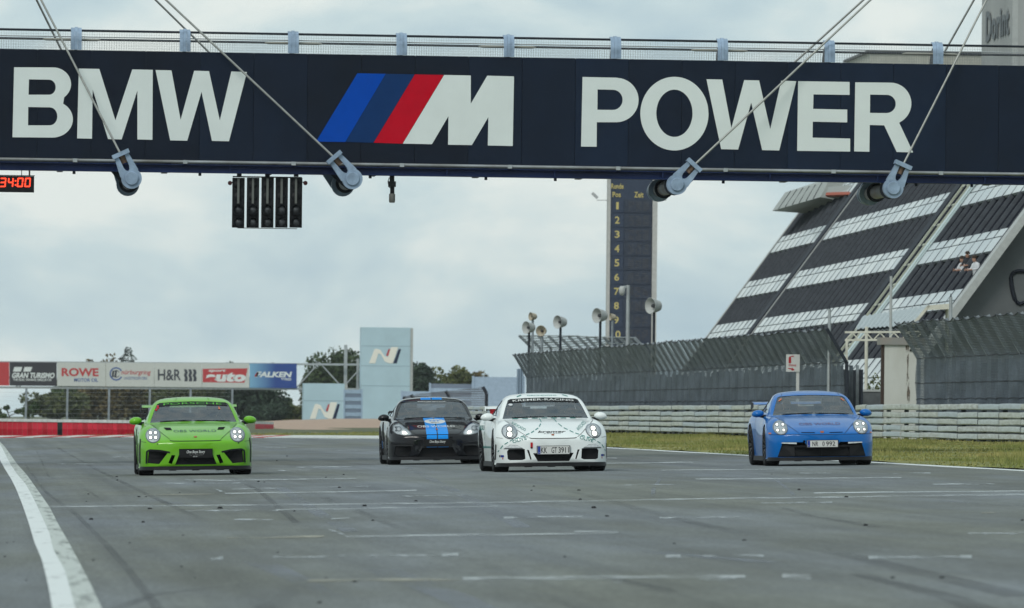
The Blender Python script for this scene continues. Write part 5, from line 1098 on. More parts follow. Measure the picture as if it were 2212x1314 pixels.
# ================================================================== cars
def pchip(t, Y, q):
    t = np.asarray(t, float); h = np.diff(t); sh = (-1,)+(1,)*(Y.ndim-1); d = np.diff(Y, axis=0)/h.reshape(sh); m = np.zeros_like(Y)
    w1 = (2*h[1:]+h[:-1]).reshape(sh); w2 = (h[1:]+2*h[:-1]).reshape(sh); a, b = d[:-1], d[1:]
    with np.errstate(divide='ignore', invalid='ignore'):
        hm = (w1+w2)/(w1/a+w2/b)
    m[1:-1] = np.where(a*b > 0, hm, 0); m[0], m[-1] = d[0], d[-1]
    k = np.clip(np.searchsorted(t, q)-1, 0, len(h)-1); s = ((q-t[k])/h[k]); s = s.reshape((-1,)+(1,)*(Y.ndim-1)); hk = h[k].reshape(s.shape)
    return (2*s**3-3*s**2+1)*Y[k]+(s**3-2*s**2+s)*hk*m[k]+(-2*s**3+3*s**2)*Y[k+1]+(s**3-s**2)*hk*m[k+1]
def station(ys, bow, zb, xb, low, mx_, ou, cr_, v, zc, p8=None, p9=None, p10=None, yt=None):
    vx, vz = v
    p8 = p8 or (vx*0.78, vz+(zc-vz)*0.45); p9 = p9 or (vx*0.52, vz+(zc-vz)*0.75); p10 = p10 or (vx*0.26, vz+(zc-vz)*0.95)
    xz = [(0, zb), (xb*0.6, zb), (xb, zb), low, mx_, ou, cr_, v, p8, p9, p10, (0, zc)]
    W_ = mx_[0]; yy = yt or [ys]*5
    return [(x, (ys if i < 7 else yy[i-7])+bow*(x/W_)**2, z) for i, (x, z) in enumerate(xz)]
def body_stations(w=1.0, nose=0.0):
    S_ = [station(0.00, 0.03, .20, .36, (.41, .23), (.46, .36), (.44, .46), (.40, .50), (.33, .52), .53),
          station(0.03, 0.07, .145, .60, (.66, .18), (.70, .36), (.68, .475), (.62, .53), (.50, .55), .562),
          station(0.09, 0.13, .125, .74, (.79, .16), (.82, .38), (.80, .515), (.73, .580), (.57, .588), .598),
          station(0.20, 0.17, .12, .82, (.86, .16), (.885, .40), (.868, .565), (.765, .660), (.56, .636), .645),
          station(0.40, 0.12, .12, .86, (.90, .16), (.912, .44), (.892, .645), (.745, .757), (.55, .690), .704),
          station(0.68, 0.02, .12, .88, (.915, .17), (.924, .48), (.893, .715), (.735, .822), (.57, .752), .772),
          station(1.00, 0.0, .12, .88, (.915, .18), (.925, .50), (.892, .735), (.750, .846), (.62, .806), .828),
          station(1.27, 0.0, .12, .87, (.90, .18), (.908, .50), (.885, .735), (.800, .836), (.72, .828), .856),
          station(1.50, 0.0, .12, .85, (.88, .18), (.892, .50), (.872, .735), (.820, .832), (.768, .845), .874, (.745, .850), (.715, .854), (.33, .872), [1.50, 1.485, 1.465, 1.39, 1.37]),
          station(1.78, 0.0, .12, .85, (.88, .18), (.890, .50), (.872, .735), (.832, .838), (.785, .864), 1.054, (.735, .945), (.666, 1.025), (.32, 1.050), [1.78, 1.76, 1.76, 1.715, 1.70]),
          station(2.06, 0.0, .12, .85, (.88, .18), (.890, .50), (.875, .735), (.845, .840), (.798, .872), 1.226, (.716, 1.035), (.600, 1.190), (.31, 1.220), [2.06, 2.06, 2.08, 2.06, 2.05]),
          station(2.28, 0.0, .12, .85, (.88, .18), (.890, .50), (.878, .735), (.852, .842), (.802, .876), 1.272, (.708, 1.05), (.580, 1.220), (.31, 1.263)),
          station(2.60, 0.0, .12, .85, (.88, .18), (.892, .50), (.885, .735), (.862, .845), (.802, .884), 1.285, (.695, 1.06), (.560, 1.228), (.30, 1.275)),
          station(3.05, 0.0, .12, .86, (.89, .20), (.915, .50), (.910, .74), (.872, .858), (.785, .902), 1.250, (.660, 1.04), (.520, 1.185), (.28, 1.238)),
          station(3.45, 0.0, .13, .87, (.90, .22), (.938, .50), (.930, .755), (.870, .876), (.750, .912), 1.135, (.610, .995), (.465, 1.080), (.25, 1.126)),
          station(3.90, 0.0, .16, .86, (.90, .25), (.930, .50), (.912, .74), (.830, .862), (.700, .898), .992, (.550, .932), (.390, .966), (.20, .986)),
          station(4.25, -.03, .22, .80, (.86, .30), (.890, .50), (.865, .70), (.765, .805), (.640, .845), .890, (.50, .862), (.34, .878), (.17, .887)),
          station(4.45, -.08, .28, .70, (.77, .34), (.80, .50), (.775, .66), (.69, .735), (.58, .765), .795),
          station(4.53, -.06, .34, .50, (.56, .38), (.60, .50), (.57, .62), (.50, .67), (.42, .69), .70)]
    A_ = np.array(S_); A_[:, :, 0] *= w; return A_
def loft_body(A_):
    mean = A_[:, 3:, :].mean(1); t = np.concatenate([[0], np.cumsum(np.linalg.norm(np.diff(mean, axis=0), axis=1)+0.03)])
    q = np.concatenate([t[k]+(t[k+1]-t[k])*np.linspace(0, 1, 5 if k < 8 else 4, endpoint=False) for k in range(len(t)-1)]+[[t[-1]]])
    B_ = pchip(t, A_, q); K = B_.shape[1]; ring = []
    for k in range(K-1):
        p0 = B_[:, max(k-1, 0)].copy(); p1, p2 = B_[:, k], B_[:, k+1]; p3 = B_[:, min(k+2, K-1)].copy()
        if k == 0: p0 = p2*np.array((-1, 1, 1))
        if k == K-2: p3 = p1*np.array((-1, 1, 1))
        for s in np.linspace(0, 1, 4, endpoint=False):
            ring.append(0.5*((2*p1)+(-p0+p2)*s+(2*p0-5*p1+4*p2-p3)*s*s+(-p0+3*p1-3*p2+p3)*s**3))
    ring.append(B_[:, -1]); Rg = np.stack(ring, 1)
    full = np.concatenate([Rg, Rg[:, -2:0:-1]*np.array((-1, 1, 1))], 1)
    c0, c1 = full[0].mean(0), full[-1].mean(0); c0[0] = c1[0] = 0
    pre = [c0+(full[0]-c0)*0.5+np.array((0, -0.012, 0))]; post = [c1+(full[-1]-c1)*0.5+np.array((0, 0.015, 0))]
    full = np.concatenate([np.stack(pre), full, np.stack(post)]); m, n = full.shape[:2]
    vs = [tuple(p) for p in full.reshape(-1, 3)]+[tuple(c0+np.array((0, -.014, 0))), tuple(c1+np.array((0, .018, 0)))]
    fs = [(j*n+i, j*n+(i+1) % n, (j+1)*n+(i+1) % n, (j+1)*n+i) for j in range(m-1) for i in range(n)]
    fs += [(m*n, (i+1) % n, i) for i in range(n)]+[(m*n+1, (m-1)*n+i, (m-1)*n+(i+1) % n) for i in range(n)]
    return vs, fs

YF = 0.95                                                          # front axle behind the nose
dash_m = mat('dashboard grey', (0.04, 0.042, 0.045), 0.7, var=0.1); seat_m = mat('seat grey', (0.06, 0.063, 0.068), 0.8, var=0.15)
rim_m = mat('dark rim', (0.03, 0.031, 0.034), 0.35, 0.6); gl_w = glass('windscreen glass', (0.80, 0.84, 0.84), 0.115); gl_s = glass('side glass', (0.55, 0.58, 0.60), 0.12); gl_l = glass('lamp lens', (0.88, 0.9, 0.92), 0.06)
chrome = mat('lamp reflector', (0.62, 0.65, 0.66), 0.25, 0.15, var=0.20, vscale=22); bez = mat('lamp bezel', (0.09, 0.10, 0.105), 0.35)
drl = mat('running light glow', (0.9, 0.9, 0.85), 0.4, emit=(1.0, 0.96, 0.84), estr=1.25); drl_hot = mat('headlight glow', (0.9, 0.9, 0.85), 0.4, emit=(1.0, 0.95, 0.80), estr=2.6)
mesh_m = mat('intake mesh', (0.006, 0.0065, 0.008), 0.6, bump=0.5, bscale=90)
line_m = mat('shut line', (0.012, 0.012, 0.014), 0.8); plate_w = mat('plate white', (0.60, 0.61, 0.59), 0.5, var=0.04); plate_k = mat('plate black', (0.006, 0.006, 0.007), 0.4, spec=0.3); plate_b = mat('plate blue', (0.012, 0.04, 0.28), 0.5); ink = mat('plate ink', (0.012, 0.012, 0.014), 0.5)
lip_m = mat('splitter black', (0.006, 0.0065, 0.008), 0.55, var=0.1, spec=0.25); badge_m = mat('crest badge', (0.36, 0.11, 0.04), 0.4, 0.3); t_white = mat('decal white', (0.62, 0.64, 0.63), 0.5); carbon = mat('carbon strip', (0.02, 0.021, 0.023), 0.35, coat=0.4)
redd = mat('red strap', (0.45, 0.01, 0.02), 0.6); org = mat('orange sticker', (0.55, 0.17, 0.08), 0.6)

def build_wheel(car, x, y, r, w, side):
    t = bpy.data.objects.new('wheel', None); COL.objects.link(t); t.parent = car
    f = lambda a, b, d: (x+d*side, y+a, r+b)
    h = w/2; m_ = MB()
    m_.lathe([(r*0.70, -h*0.92), (r*0.90, -h), (r*0.975, -h*0.9), (r, -h*0.70), (r*1.002, 0), (r, h*0.70), (r*0.975, h*0.9), (r*0.90, h), (r*0.70, h*0.92), (r*0.68, 0)], f, 40, closed=True); m_.build('tyre', M['rubber'], t, smooth=50)
    m_ = MB(); m_.lathe([(r*0.69, h*0.93), (r*0.71, h*0.90), (r*0.66, h*0.55), (r*0.655, -h*0.8)], f, 32)
    for k in range(10):
        a = 2*PI*k/10
        for da in (-0.085, 0.085):
            p0 = (math.cos(a)*r*0.16, math.sin(a)*r*0.16); p1 = (math.cos(a+da)*r*0.68, math.sin(a+da)*r*0.68)
            m_.bar(f(p0[0], p0[1], h*0.62), f(p1[0], p1[1], h*0.86), r*0.045, r*0.09, up=(1, 0, 0))
    m_.lathe([(0, h*0.78), (r*0.10, h*0.76), (r*0.19, h*0.66), (r*0.19, h*0.3)], f, 20); m_.build('rim', rim_m, t, smooth=40)
    m_ = MB(); m_.lathe([(r*0.2, h*0.10), (r*0.55, h*0.10), (r*0.55, -h*0.05), (r*0.2, -h*0.05)], f, 28, closed=True); m_.build('brake_disc', M['steel'], t)

class Car: pass
def build_car(px, py, rz, label, pm, cuts, w=1.0, zs=1.0, wing=None, people=(), clearance=0.0):
    """paint material pm; cuts: list of right-hand outlines (x, z); mirrored unless they straddle the middle"""
    g = G(px, py); C = Car()
    car = thing('sports_car', label, 'car'); car.location = g; car.rotation_euler = (0, -SLOPE, rz)
    A_ = body_stations(w); A_[:, :, 2] *= zs; vs, fs = loft_body(A_); C.car = car
    C.bvh = BVHTree.FromPolygons([Vector(p) for p in vs], fs)
    off = lambda p: (p[0], p[1]-YF, p[2])
    def hit(x, z):
        h = C.bvh.ray_cast(Vector((x, -1, z)), Vector((0, 1, 0))); 
        if h[0] is None: h = C.bvh.ray_cast(Vector((x*0.97, -1, z*0.99)), Vector((0, 1, 0)))
        return h
    def fr(x, z, d=0.003):
        """a point of the car's skin seen from the front"""
        h = hit(x, z); nrm = h[1] if h[1].y < 0 else -h[1]; p = h[0]+nrm*d; return off(p)
    def sd(y, z, d=0.003, s=-1):
        h = C.bvh.ray_cast(Vector((2*s, y, z)), Vector((-s, 0, 0))); nrm = h[1] if h[1].x*s > 0 else -h[1]; p = h[0]+nrm*d; return off(p)
    C.fr, C.sd, C.hit, C.off = fr, sd, hit, off
    def grid(name, c, nx, nz, m, d=0.003, parent=None, bul=(0, 0), fn=None):
        """bilinear patch between corners bl, br, tr, tl"""
        fn = fn or fr; c = [np.array(p, float) for p in c]; v = []
        for j in range(nz+1):
            for i in range(nx+1):
                u, t = i/nx, j/nz; p = (c[0]*(1-u)+c[1]*u)*(1-t)+(c[3]*(1-u)+c[2]*u)*t; p[1] += (bul[0]*(1-t)+bul[1]*t)*(1-(2*u-1)**2); v.append(fn(p[0], p[1], d))
        mb = MB(); mb.add(v, [(j*(nx+1)+i, j*(nx+1)+i+1, (j+1)*(nx+1)+i+1, (j+1)*(nx+1)+i) for j in range(nz) for i in range(nx)])
        return mb.build(name, m, parent or car, smooth=60)
    def disc(name, cx, cz, rx, rz_, m, d=0.003, parent=None, dome=0.0, inner=0.0, n=28, sk=0.0):
        v = []; K = 5
        for k in range(K+1):
            f = inner+(1-inner)*k/K
            for a in range(n): ca, sa = math.cos(2*PI*a/n), math.sin(2*PI*a/n); v.append(fr(cx+rx*f*ca+sk*sa*f, cz+rz_*f*sa, d+dome*(1-f*f)))
        mb = MB(); mb.add(v, [(k*n+a, k*n+(a+1) % n, (k+1)*n+(a+1) % n, (k+1)*n+a) for k in range(K) for a in range(n)]); return mb.build(name, m, parent or car, smooth=70)
    def strip(name, pts, wd_, m, d=0.002, parent=None, fn=None, dash=None):
        fn = fn or fr; p = resample(pts, max(8, int(sum(math.dist(a, b) for a, b in zip(pts[:-1], pts[1:]))/0.03))); tg = np.gradient(p, axis=0); tg /= np.linalg.norm(tg, axis=1)[:, None]; nr = np.stack([-tg[:, 1], tg[:, 0]], 1)*wd_/2
        mb = MB(); v = []
        for a, b in zip(p, nr): v += [fn(*(a-b), d), fn(*(a+b), d)]
        mb.add(v, [(2*i, 2*i+1, 2*i+3, 2*i+2) for i in range(len(p)-1) if not dash or (i % dash[1]) < dash[0]]); return mb.build(name, m, parent or car)
    def text(s, x0, x1, z0, z1, m, d=0.004, bold=0.0, shear=0.0, parent=None, curve=0.0, fn=None, rot=None):
        fn = fn or fr
        def f(a, b):
            x, z = x0+(x1-x0)*a, z0+(z1-z0)*b+curve*(1-(2*a-1)**2)
            if rot: cx, cz = (x0+x1)/2, (z0+z1)/2; c_, s_ = math.cos(rot), math.sin(rot); x, z = cx+(x-cx)*c_-(z-cz)*s_, cz+(x-cx)*s_+(z-cz)*c_
            return fn(x, z, d)
        return flat('lettering', text2d(s, bold, 1.0, shear), f, m, parent or car)
    C.grid, C.disc, C.strip, C.text = grid, disc, strip, text
    # ---- body: loft, then real openings for wheels, intakes, cabin and windows
    me = bpy.data.meshes.new('body'); me.from_pydata(vs, [], fs)
    for mm in (pm, M['pocket'], dash_m): me.materials.append(mm)
    fix_normals(me); me.polygons.foreach_set('use_smooth', [True]*len(me.polygons)); bo_ = bpy.data.objects.new('body', me); _tmp.collection.objects.link(bo_)
    cutters = []
    def cutter(mb, mi):
        mb.m = [mi]*len(mb.f); c = mb.mesh('cutter', [pm, M['pocket'], dash_m]); o = bpy.data.objects.new('cutter', c); _tmp.collection.objects.link(o); cutters.append(o)
        md = bo_.modifiers.new('b', 'BOOLEAN'); md.object = o; md.operation = 'DIFFERENCE'; md.solver = 'EXACT'
    zz = lambda z: z*zs
    mb = MB()
    for y, r in ((YF, 0.372), (3.406, 0.388)):
        for s in (-1, 1): mb.lathe([(0.0001, 0.50), (r, 0.50), (r, 1.2), (0.0001, 1.2)], lambda a, b, t: (s*t, y+a, 0.345+b), 36)
    for poly in cuts:
        both = min(p[0] for p in poly) > 0
        for s in ((1, -1) if both else (1,)):
            cx = sum(p[0] for p in poly)/len(poly)*s; cz = sum(p[1] for p in poly)/len(poly); dep = hit(cx, cz)[0].y+(0.16 if both else 0.20)
            mb.prism([(s*a, b) for a, b in poly], lambda a, b: (a, -0.5, b), lambda a, b: (a, dep, b))
    bm = bmesh.new(); tmpm = mb.mesh('t', [pm]); bm.from_mesh(tmpm); bmesh.ops.remove_doubles(bm, verts=bm.verts, dist=0.001); bmesh.ops.recalc_face_normals(bm, faces=bm.faces); bm.to_mesh(tmpm); bm.free()
    mb = MB(); mb.add([tuple(v.co) for v in tmpm.vertices], [tuple(p.vertices) for p in tmpm.polygons]); cutter(mb, 1)
    rings = [(1.60, .50, .80, .62, .60), (1.95, .35, 1.04, .68, .50), (2.30, .32, 1.19, .70, .47), (2.70, .32, 1.215, .70, .45), (3.10, .45, 1.155, .66, .42), (3.55, .80, 1.02, .55, .38)]
    mb = MB(); v = []
    for y, z0, z1, xb_, xt in rings: v += [(xb_, y, z0*zs), (xb_+.02, y, min(.85, z1-.02)*zs), (xt, y, z1*zs), (-xt, y, z1*zs), (-xb_-.02, y, min(.85, z1-.02)*zs), (-xb_, y, z0*zs)]
    mb.add(v, [(j*6+i, j*6+(i+1) % 6, (j+1)*6+(i+1) % 6, (j+1)*6+i) for j in range(len(rings)-1) for i in range(6)]+[(5, 4, 3, 2, 1, 0), tuple(30+i for i in range(6))]); cutter(mb, 2)
    ws = [(-.705, .863), (-.35, .876), (0, .880), (.35, .876), (.705, .863), (.638, 1.04), (.580, 1.165), (.535, 1.188), (.28, 1.204), (0, 1.210), (-.28, 1.204), (-.535, 1.188), (-.580, 1.165), (-.638, 1.04)]
    mb = MB(); mb.prism([(a*w, b*zs) for a, b in ws], lambda a, b: (a, 1.12, b), lambda a, b: (a, 2.40, b)); cutter(mb, 2)
    side_win = [(1.80, .905), (2.02, 1.06), (2.26, 1.165), (2.70, 1.175), (3.02, 1.12), (3.28, .985), (3.22, .935)]
    mb = MB(); mb.prism([(a, b*zs) for a, b in side_win], lambda a, b: (-1.2, a, b), lambda a, b: (1.2, a, b)); cutter(mb, 2)
    mb = MB(); mb.prism([(a, b*zs) for a, b in ((-.40, 1.02), (.40, 1.02), (.34, 1.15), (-.34, 1.15))], lambda a, b: (a, 2.9, b), lambda a, b: (a, 4.4, b)); cutter(mb, 2)
    res = evaluated(bo_)
    for o in cutters+[bo_]: bpy.data.objects.remove(o)
    for v_ in res.vertices: v_.co.y -= YF
    res.polygons.foreach_set('use_smooth', [True]*len(res.polygons)); res.set_sharp_from_angle(angle=math.radians(32)); res.update()
    C.body = link('body', res, car)
    # ---- glass
    v = []; nx, nz = 16, 8
    for j in range(nz+1):
        t = j/nz
        for i in range(nx+1):
            u = 2*i/nx-1; hw = np.interp(t, [0, .53, .92, 1], [.710, .642, .588, .55])*w; zc_ = (.860+.018*(1-u*u))*(1-t)+(1.192+.020*(1-u*u))*t; v.append(fr(u*hw, zc_*zs, -0.004))
    mb = MB(); mb.add(v, [(j*(nx+1)+i, j*(nx+1)+i+1, (j+1)*(nx+1)+i+1, (j+1)*(nx+1)+i) for j in range(nz) for i in range(nx)]); mb.build('windscreen', gl_w, car, smooth=80)
    for s in (-1, 1):
        q = [sd(a, b*zs, -0.004, s) for a, b in side_win]; mb = MB(); mb.add(q, [(0, 1, 2, 6), (2, 3, 6), (3, 4, 5, 6)]); mb.build('side_window', gl_s, car)
        mb = MB(); p0, p1 = sd(2.80, .93*zs, .002, s), sd(2.84, 1.165*zs, .002, s); mb.bar(p0, p1, 0.05, 0.008); mb.build('window_pillar', M['black'], car)
    mb = MB(); q = []
    for xx, z in ((-.40, 1.02), (.40, 1.02), (.34, 1.15), (-.34, 1.15)):
        h = C.bvh.ray_cast(Vector((xx, 6, z*zs)), Vector((0, -1, 0))); q.append(off(h[0]))
    mb.add(q, [(0, 1, 2, 3)]); mb.build('rear_window', gl_s, car)
    # ---- cabin
    mb = MB(); mb.hexa([off(p) for p in ((-.66, 1.66, .55), (.66, 1.66, .55), (.66, 2.0, .55), (-.66, 2.0, .55), (-.64, 1.66, .80), (.64, 1.66, .80), (.62, 1.92, .87), (-.62, 1.92, .87))]); mb.build('dashboard', dash_m, car)
    mb = MB(); n = 24; mb.tube([off((.36+.17*math.cos(2*PI*k/n), 2.02-.05*math.sin(2*PI*k/n), .83+.16*math.sin(2*PI*k/n))) for k in range(n+1)], 0.016, 6, caps=False); mb.bar(off((.20, 2.02, .83)), off((.52, 2.02, .83)), .03); mb.build('steering_wheel', M['black'], car, smooth=60)
    for s in (-.36, .36):
        mb = MB(); pr_ = [(2.22, .38), (2.72, .36), (2.86, .62), (2.93, 1.04), (2.86, 1.06), (2.74, .64), (2.62, .50), (2.22, .50)]
        mb.prism(pr_, lambda a, b: off((s-.22, a, b)), lambda a, b: off((s+.22, a, b))); mb.build('seat', seat_m, car)
    for kind, s, cover, hm in people:
        pt = thing('person', kind['label'], 'person'); pt.matrix_world = car.matrix_basis @ Matrix.Translation(off((s, 2.56, .47)))
        pt.scale = (.96, .96, .96)
        ob = link('body', kind['mesh'], pt); head_cover(0, .10, .66, cover, pt, hm)
    # ---- wheels
    for y, r, ww, xo in ((YF, .336, .255, .918), (3.406, .352, .310, .936)):
        for s in (-1, 1): build_wheel(car, s*(xo*w-ww/2), y-YF, r, ww, s)
    # ---- splitter lip, floor, sills
    xs = np.linspace(-.865, .865, 45)*w; fl = [(x, hit(x, .26)[0].y) for x in xs]; fl = [(-.912*w, .56), (-.905*w, .47)]+[(x*1.02, y-0.030) for x, y in fl]+[(.905*w, .47), (.912*w, .56)]
    mb = MB(); k = len(fl); v = [off((x, y, .088)) for x, y in fl]+[off((x*.985, y+.006, .150)) for x, y in fl]+[off((x*.86, min(.56, y+.16), .150)) for x, y in fl]+[off((x*.86, min(.56, y+.16), .088)) for x, y in fl]
    mb.add(v, [(a*k+i, a*k+i+1, ((a+1) % 4)*k+i+1, ((a+1) % 4)*k+i) for a in range(4) for i in range(k-1)]+[(0, k, 2*k, 3*k), (k-1, 2*k-1, 3*k-1, 4*k-1)]); mb.build('splitter', lip_m, car, smooth=40)
    mb = MB(); mb.box((-.62*w, .42-YF, .098), (.62*w, 3.9-YF, .125)); mb.build('floor', M['black'], car)
    for x in (-.43, -.05, .35): mb = MB(); mb.box((x, .50-YF, .075), (x+.12, .62-YF, .0975)); mb.build('floor_fin', M['black'], car)
    for s in (-1, 1):
        mb = MB(); mb.hexa([off(p) for p in ((s*.80*w, 1.34, .09), (s*.895*w, 1.34, .09), (s*.915*w, 3.0, .09), (s*.80*w, 3.0, .09), (s*.80*w, 1.34, .17), (s*.89*w, 1.34, .17), (s*.91*w, 3.0, .17), (s*.80*w, 3.0, .17))]); mb.build('sill', lip_m, car)
        # mirror: shell, dark foot and glass
        cx, cy, cz = s*.935*w, 1.83, .892*zs; mb = MB(); n = 14; v = []
        for j in range(8):
            ph = -PI/2+PI*j/7
            for a in range(n):
                th = 2*PI*a/n; ex, ey, ez = .108, .075, .068; xx = math.cos(ph)*math.cos(th); v.append(off((cx+s*(ex*xx+.01*math.sin(ph)), cy+ey*math.cos(ph)*math.sin(th)*(1.3 if math.sin(th) < 0 else .6), cz+ez*math.sin(ph)*(1.0 if math.sin(ph) > 0 else .85)-0.016*xx)))
        mb.add(v, [(j*n+a, j*n+(a+1) % n, (j+1)*n+(a+1) % n, (j+1)*n+a) for j in range(7) for a in range(n)]); mi = mb.build('mirror', pm, car, smooth=70)
        mb = MB(); mb.tube([off((s*.80*w, 1.84, .845*zs)), off((s*.87*w, 1.83, .852*zs)), off((s*.93*w, 1.83, .868*zs))], [.034, .026, .030], 8); mb.build('mirror_foot', M['black'], mi, smooth=60)
        mb = MB(); mb.box((cx-.075, cy+.046-YF, cz-.045), (cx+.075, cy+.052-YF, cz+.045)); mb.build('mirror_glass', chrome, mi)
        strip('door_line', [(1.52, .25), (1.50, .55), (1.60, .82)], .008, line_m, .002, fn=lambda a, b, d: sd(a, b*zs, d, s)); strip('door_line', [(2.72, .25), (2.80, .55), (2.78, .86)], .008, line_m, .002, fn=lambda a, b, d: sd(a, b*zs, d, s))
    # ---- wipers
    for a, b in (((-.55, .876), (-.03, .888)), ((.02, .886), (.60, .872))):
        mb = MB(); mb.bar(fr(a[0], a[1]*zs, .010), fr(b[0], b[1]*zs, .012), .012, .010); mb.build('wiper', M['black'], car)
    # ---- rear wing
    if wing:
        z, hw, y0, y1, mw, ez0, ez1, me_ = wing
        mb = MB(); sec = [(y0, z), (y0+.06, z+.022), (y0+.16, z+.032), (y1, z+.045), (y1, z+.035), (y0+.12, z+.002)]
        mb.prism(sec, lambda a, b: off((-hw, a, b)), lambda a, b: off((hw, a, b))); wg = mb.build('rear_wing', mw, car, smooth=30)
        for s in (-1, 1):
            mb = MB(); mb.prism([(y0-.05, z+ez0*.6), (y0-.02, z+ez1), (y1+.03, z+ez1+.01), (y1+.04, z+ez0)], lambda a, b: off((s*(hw+.001), a, b)), lambda a, b: off((s*(hw+.016), a, b))); mb.build('end_plate', me_, wg)
            mb = MB(); mb.hexa([off(p) for p in ((s*.36-.015, 4.15, .80), (s*.36+.015, 4.15, .80), (s*.36+.015, 4.30, .80), (s*.36-.015, 4.30, .80), (s*.36-.012, y0+.08, z), (s*.36+.012, y0+.08, z), (s*.36+.012, y0+.2, z+.004), (s*.36-.012, y0+.2, z+.004))]); mb.build('wing_strut', M['black'], wg)
    return C
def round_headlight(C, x, z, r, spots, hot=False, rz_=None):
    rz_ = rz_ or r
    for s in (-1, 1):
        h = C.disc('headlight', s*x, z, r, rz_, bez, .003, inner=0.86); C.disc('reflector', s*x, z, r*.87, rz_*.87, chrome, .004, h)
        for (dx, dz, q) in spots:
            C.disc('lamp', s*x+s*dx*r, z+dz*r, q*r, q*r, drl_hot if hot else drl, .010, h, dome=.006, n=12)
            C.disc('lamp_ring', s*x+s*dx*r, z+dz*r, q*r*1.55, q*r*1.55, bez, .007, h, n=14, inner=.66)
        C.disc('lens', s*x, z, r*.97, rz_*.97, gl_l, .014, h, dome=.028)
def plate(C, z0, z1, hw, m, y_out=.022, dx=0.0):
    y = min(C.hit(dx, z0)[0].y, C.hit(dx, z1)[0].y, C.hit(dx+hw, z1)[0].y)-y_out
    mb = MB(); mb.box((dx-hw, y-YF, z0), (dx+hw, y-YF+.016, z1)); p = mb.build('number_plate', m, C.car)
    def pt(s, x0, x1, a, b, m_, bold=.0, shear=0.0): return flat('lettering', text2d(s, bold, 1.0, shear), lambda u, v: (dx+x0+(x1-x0)*u, y-YF-.002, a+(b-a)*v), m_, p)
    def pb(x0, x1, a, b, m_, name='plate_field'): mb = MB(); mb.box((dx+x0, y-YF-.0015, a), (dx+x1, y-YF-.0002, b)); return mb.build(name, m_, p)
    mb = MB(); mb.box((dx-hw-.012, y-YF+.004, z0-.012), (dx+hw+.012, y-YF+.026, z1+.008)); mb.build('plate_frame', M['black'], p)
    return p, pt, pb
def german(C, z0, z1, words, dx=0.0):
    p, pt, pb = plate(C, z0, z1, .26, plate_w, dx=dx); pb(-.256, -.214, z0+.003, z1-.003, plate_b)
    pt('D', -.242, -.228, z0+.015, z0+.034, t_white); h0, h1 = z0+.017, z1-.017
    for s, a, b in words: pt(s, a, b, h0, h1, ink, .012)
    return p, pt, pb
def hood_lines(C, top, low, lip=None, w=.007):
    for s in (-1, 1): C.strip('hood_line', [(s*a, b) for a, b in ([top]+low)], w, line_m, .0025)
    if lip: C.strip('hood_line', [(-lip[0], lip[1]+.014), (-lip[0]*.92, lip[1]+.003), (-lip[0]*.6, lip[1]), (lip[0]*.6, lip[1]), (lip[0]*.92, lip[1]+.003), (lip[0], lip[1]+.014)], .012, line_m, .003)
def lite_grid(C, poly, depth, bars, m=mesh_m):
    """mesh insert and bars inside an intake"""
    for s in (1, -1) if min(p[0] for p in poly) > 0 else (1,):
        cx = sum(p[0] for p in poly)/len(poly)*s; cz = sum(p[1] for p in poly)/len(poly); y = C.hit(cx, cz)[0].y+depth-YF
        mb = MB(); mb.add([(s*a*.99, y, b) for a, b in poly], [tuple(range(len(poly)))]); mb.build('intake_mesh', m, C.car)
        x0, x1 = sorted((s*min(p[0] for p in poly), s*max(p[0] for p in poly))); 
        for z in bars: mb = MB(); mb.box((x0+.05, y-.02, z-.006), (x1-.05, y-.003, z+.006)); mb.build('intake_bar', M['black'], C.car)

DRV = lambda lb: dict(mesh=MESH_DRV, label=lb)
WAV = lambda lb: dict(mesh=MESH_WAV, label=lb)
# ---------------------------------------------------------------- green car
GREEN = paint('lizard green paint', (0.140, 0.410, 0.016))
side_g = [(.455, .372), (.70, .412), (.765, .398), (.785, .205), (.60, .188)]; slot_g = [(.335, .330), (.395, .335), (.45, .205), (.392, .186)]; mid_g = [(-.275, .335), (.275, .335), (.34, .175), (-.34, .175)]
c = build_car(420.5, 1026, 0.0, 'bright green sports car with high rear wing and hood nostrils', GREEN, [side_g, slot_g, mid_g], w=1.012, wing=(1.115, .80, 4.22, 4.56, GREEN, -.09, .055, M['black']),
              people=[(DRV('driver in dark clothes and grey helmet inside the green car'), .36, True, helm_d)])
for poly, b in ((side_g, (.30,)), (mid_g, (.26,))): lite_grid(c, poly, .09, b)
round_headlight(c, .690, .652, .122, [(-.33, .36, .20), (.33, .36, .20), (-.33, -.30, .20), (.33, -.30, .20)])
hood_lines(c, (.70, .835), [(.60, .735), (.50, .655), (.42, .588)], (.42, .558))
for s in (-1, 1):
    c.grid('hood_vent', [(s*.47, .738), (s*.37, .736), (s*.395, .778), (s*.505, .780)], 6, 4, M['pocket'], .004)
    c.strip('vent_frame', [(s*.42, .376), (s*.58, .408), (s*.74, .418), (s*.79, .40), (s*.80, .20)], .028, M['black'], .008)
    c.strip('arch_trim', [(s*.893, .60), (s*.905, .45), (s*.905, .20)], .020, lip_m, .004)
    c.grid('side_scoop', [(2.86, .50), (3.02, .50), (2.98, .76), (2.90, .76)], 3, 5, M['pocket'], .004, fn=lambda a, b, d, s=s: c.sd(a, b, d, s))
    c.disc('tow_cap', s*.66+.04, .518, .012, .010, M['black'], .004, n=10)
navy_t = mat('decal navy', (0.012, 0.035, 0.075), 0.5)
c.text('OBS WORLD', -.35, .35, .702, .738, navy_t, bold=-.005); c.grid('crest_badge', [(-.022, .612), (.022, .612), (.026, .636), (-.026, .636)], 2, 2, badge_m, .006)
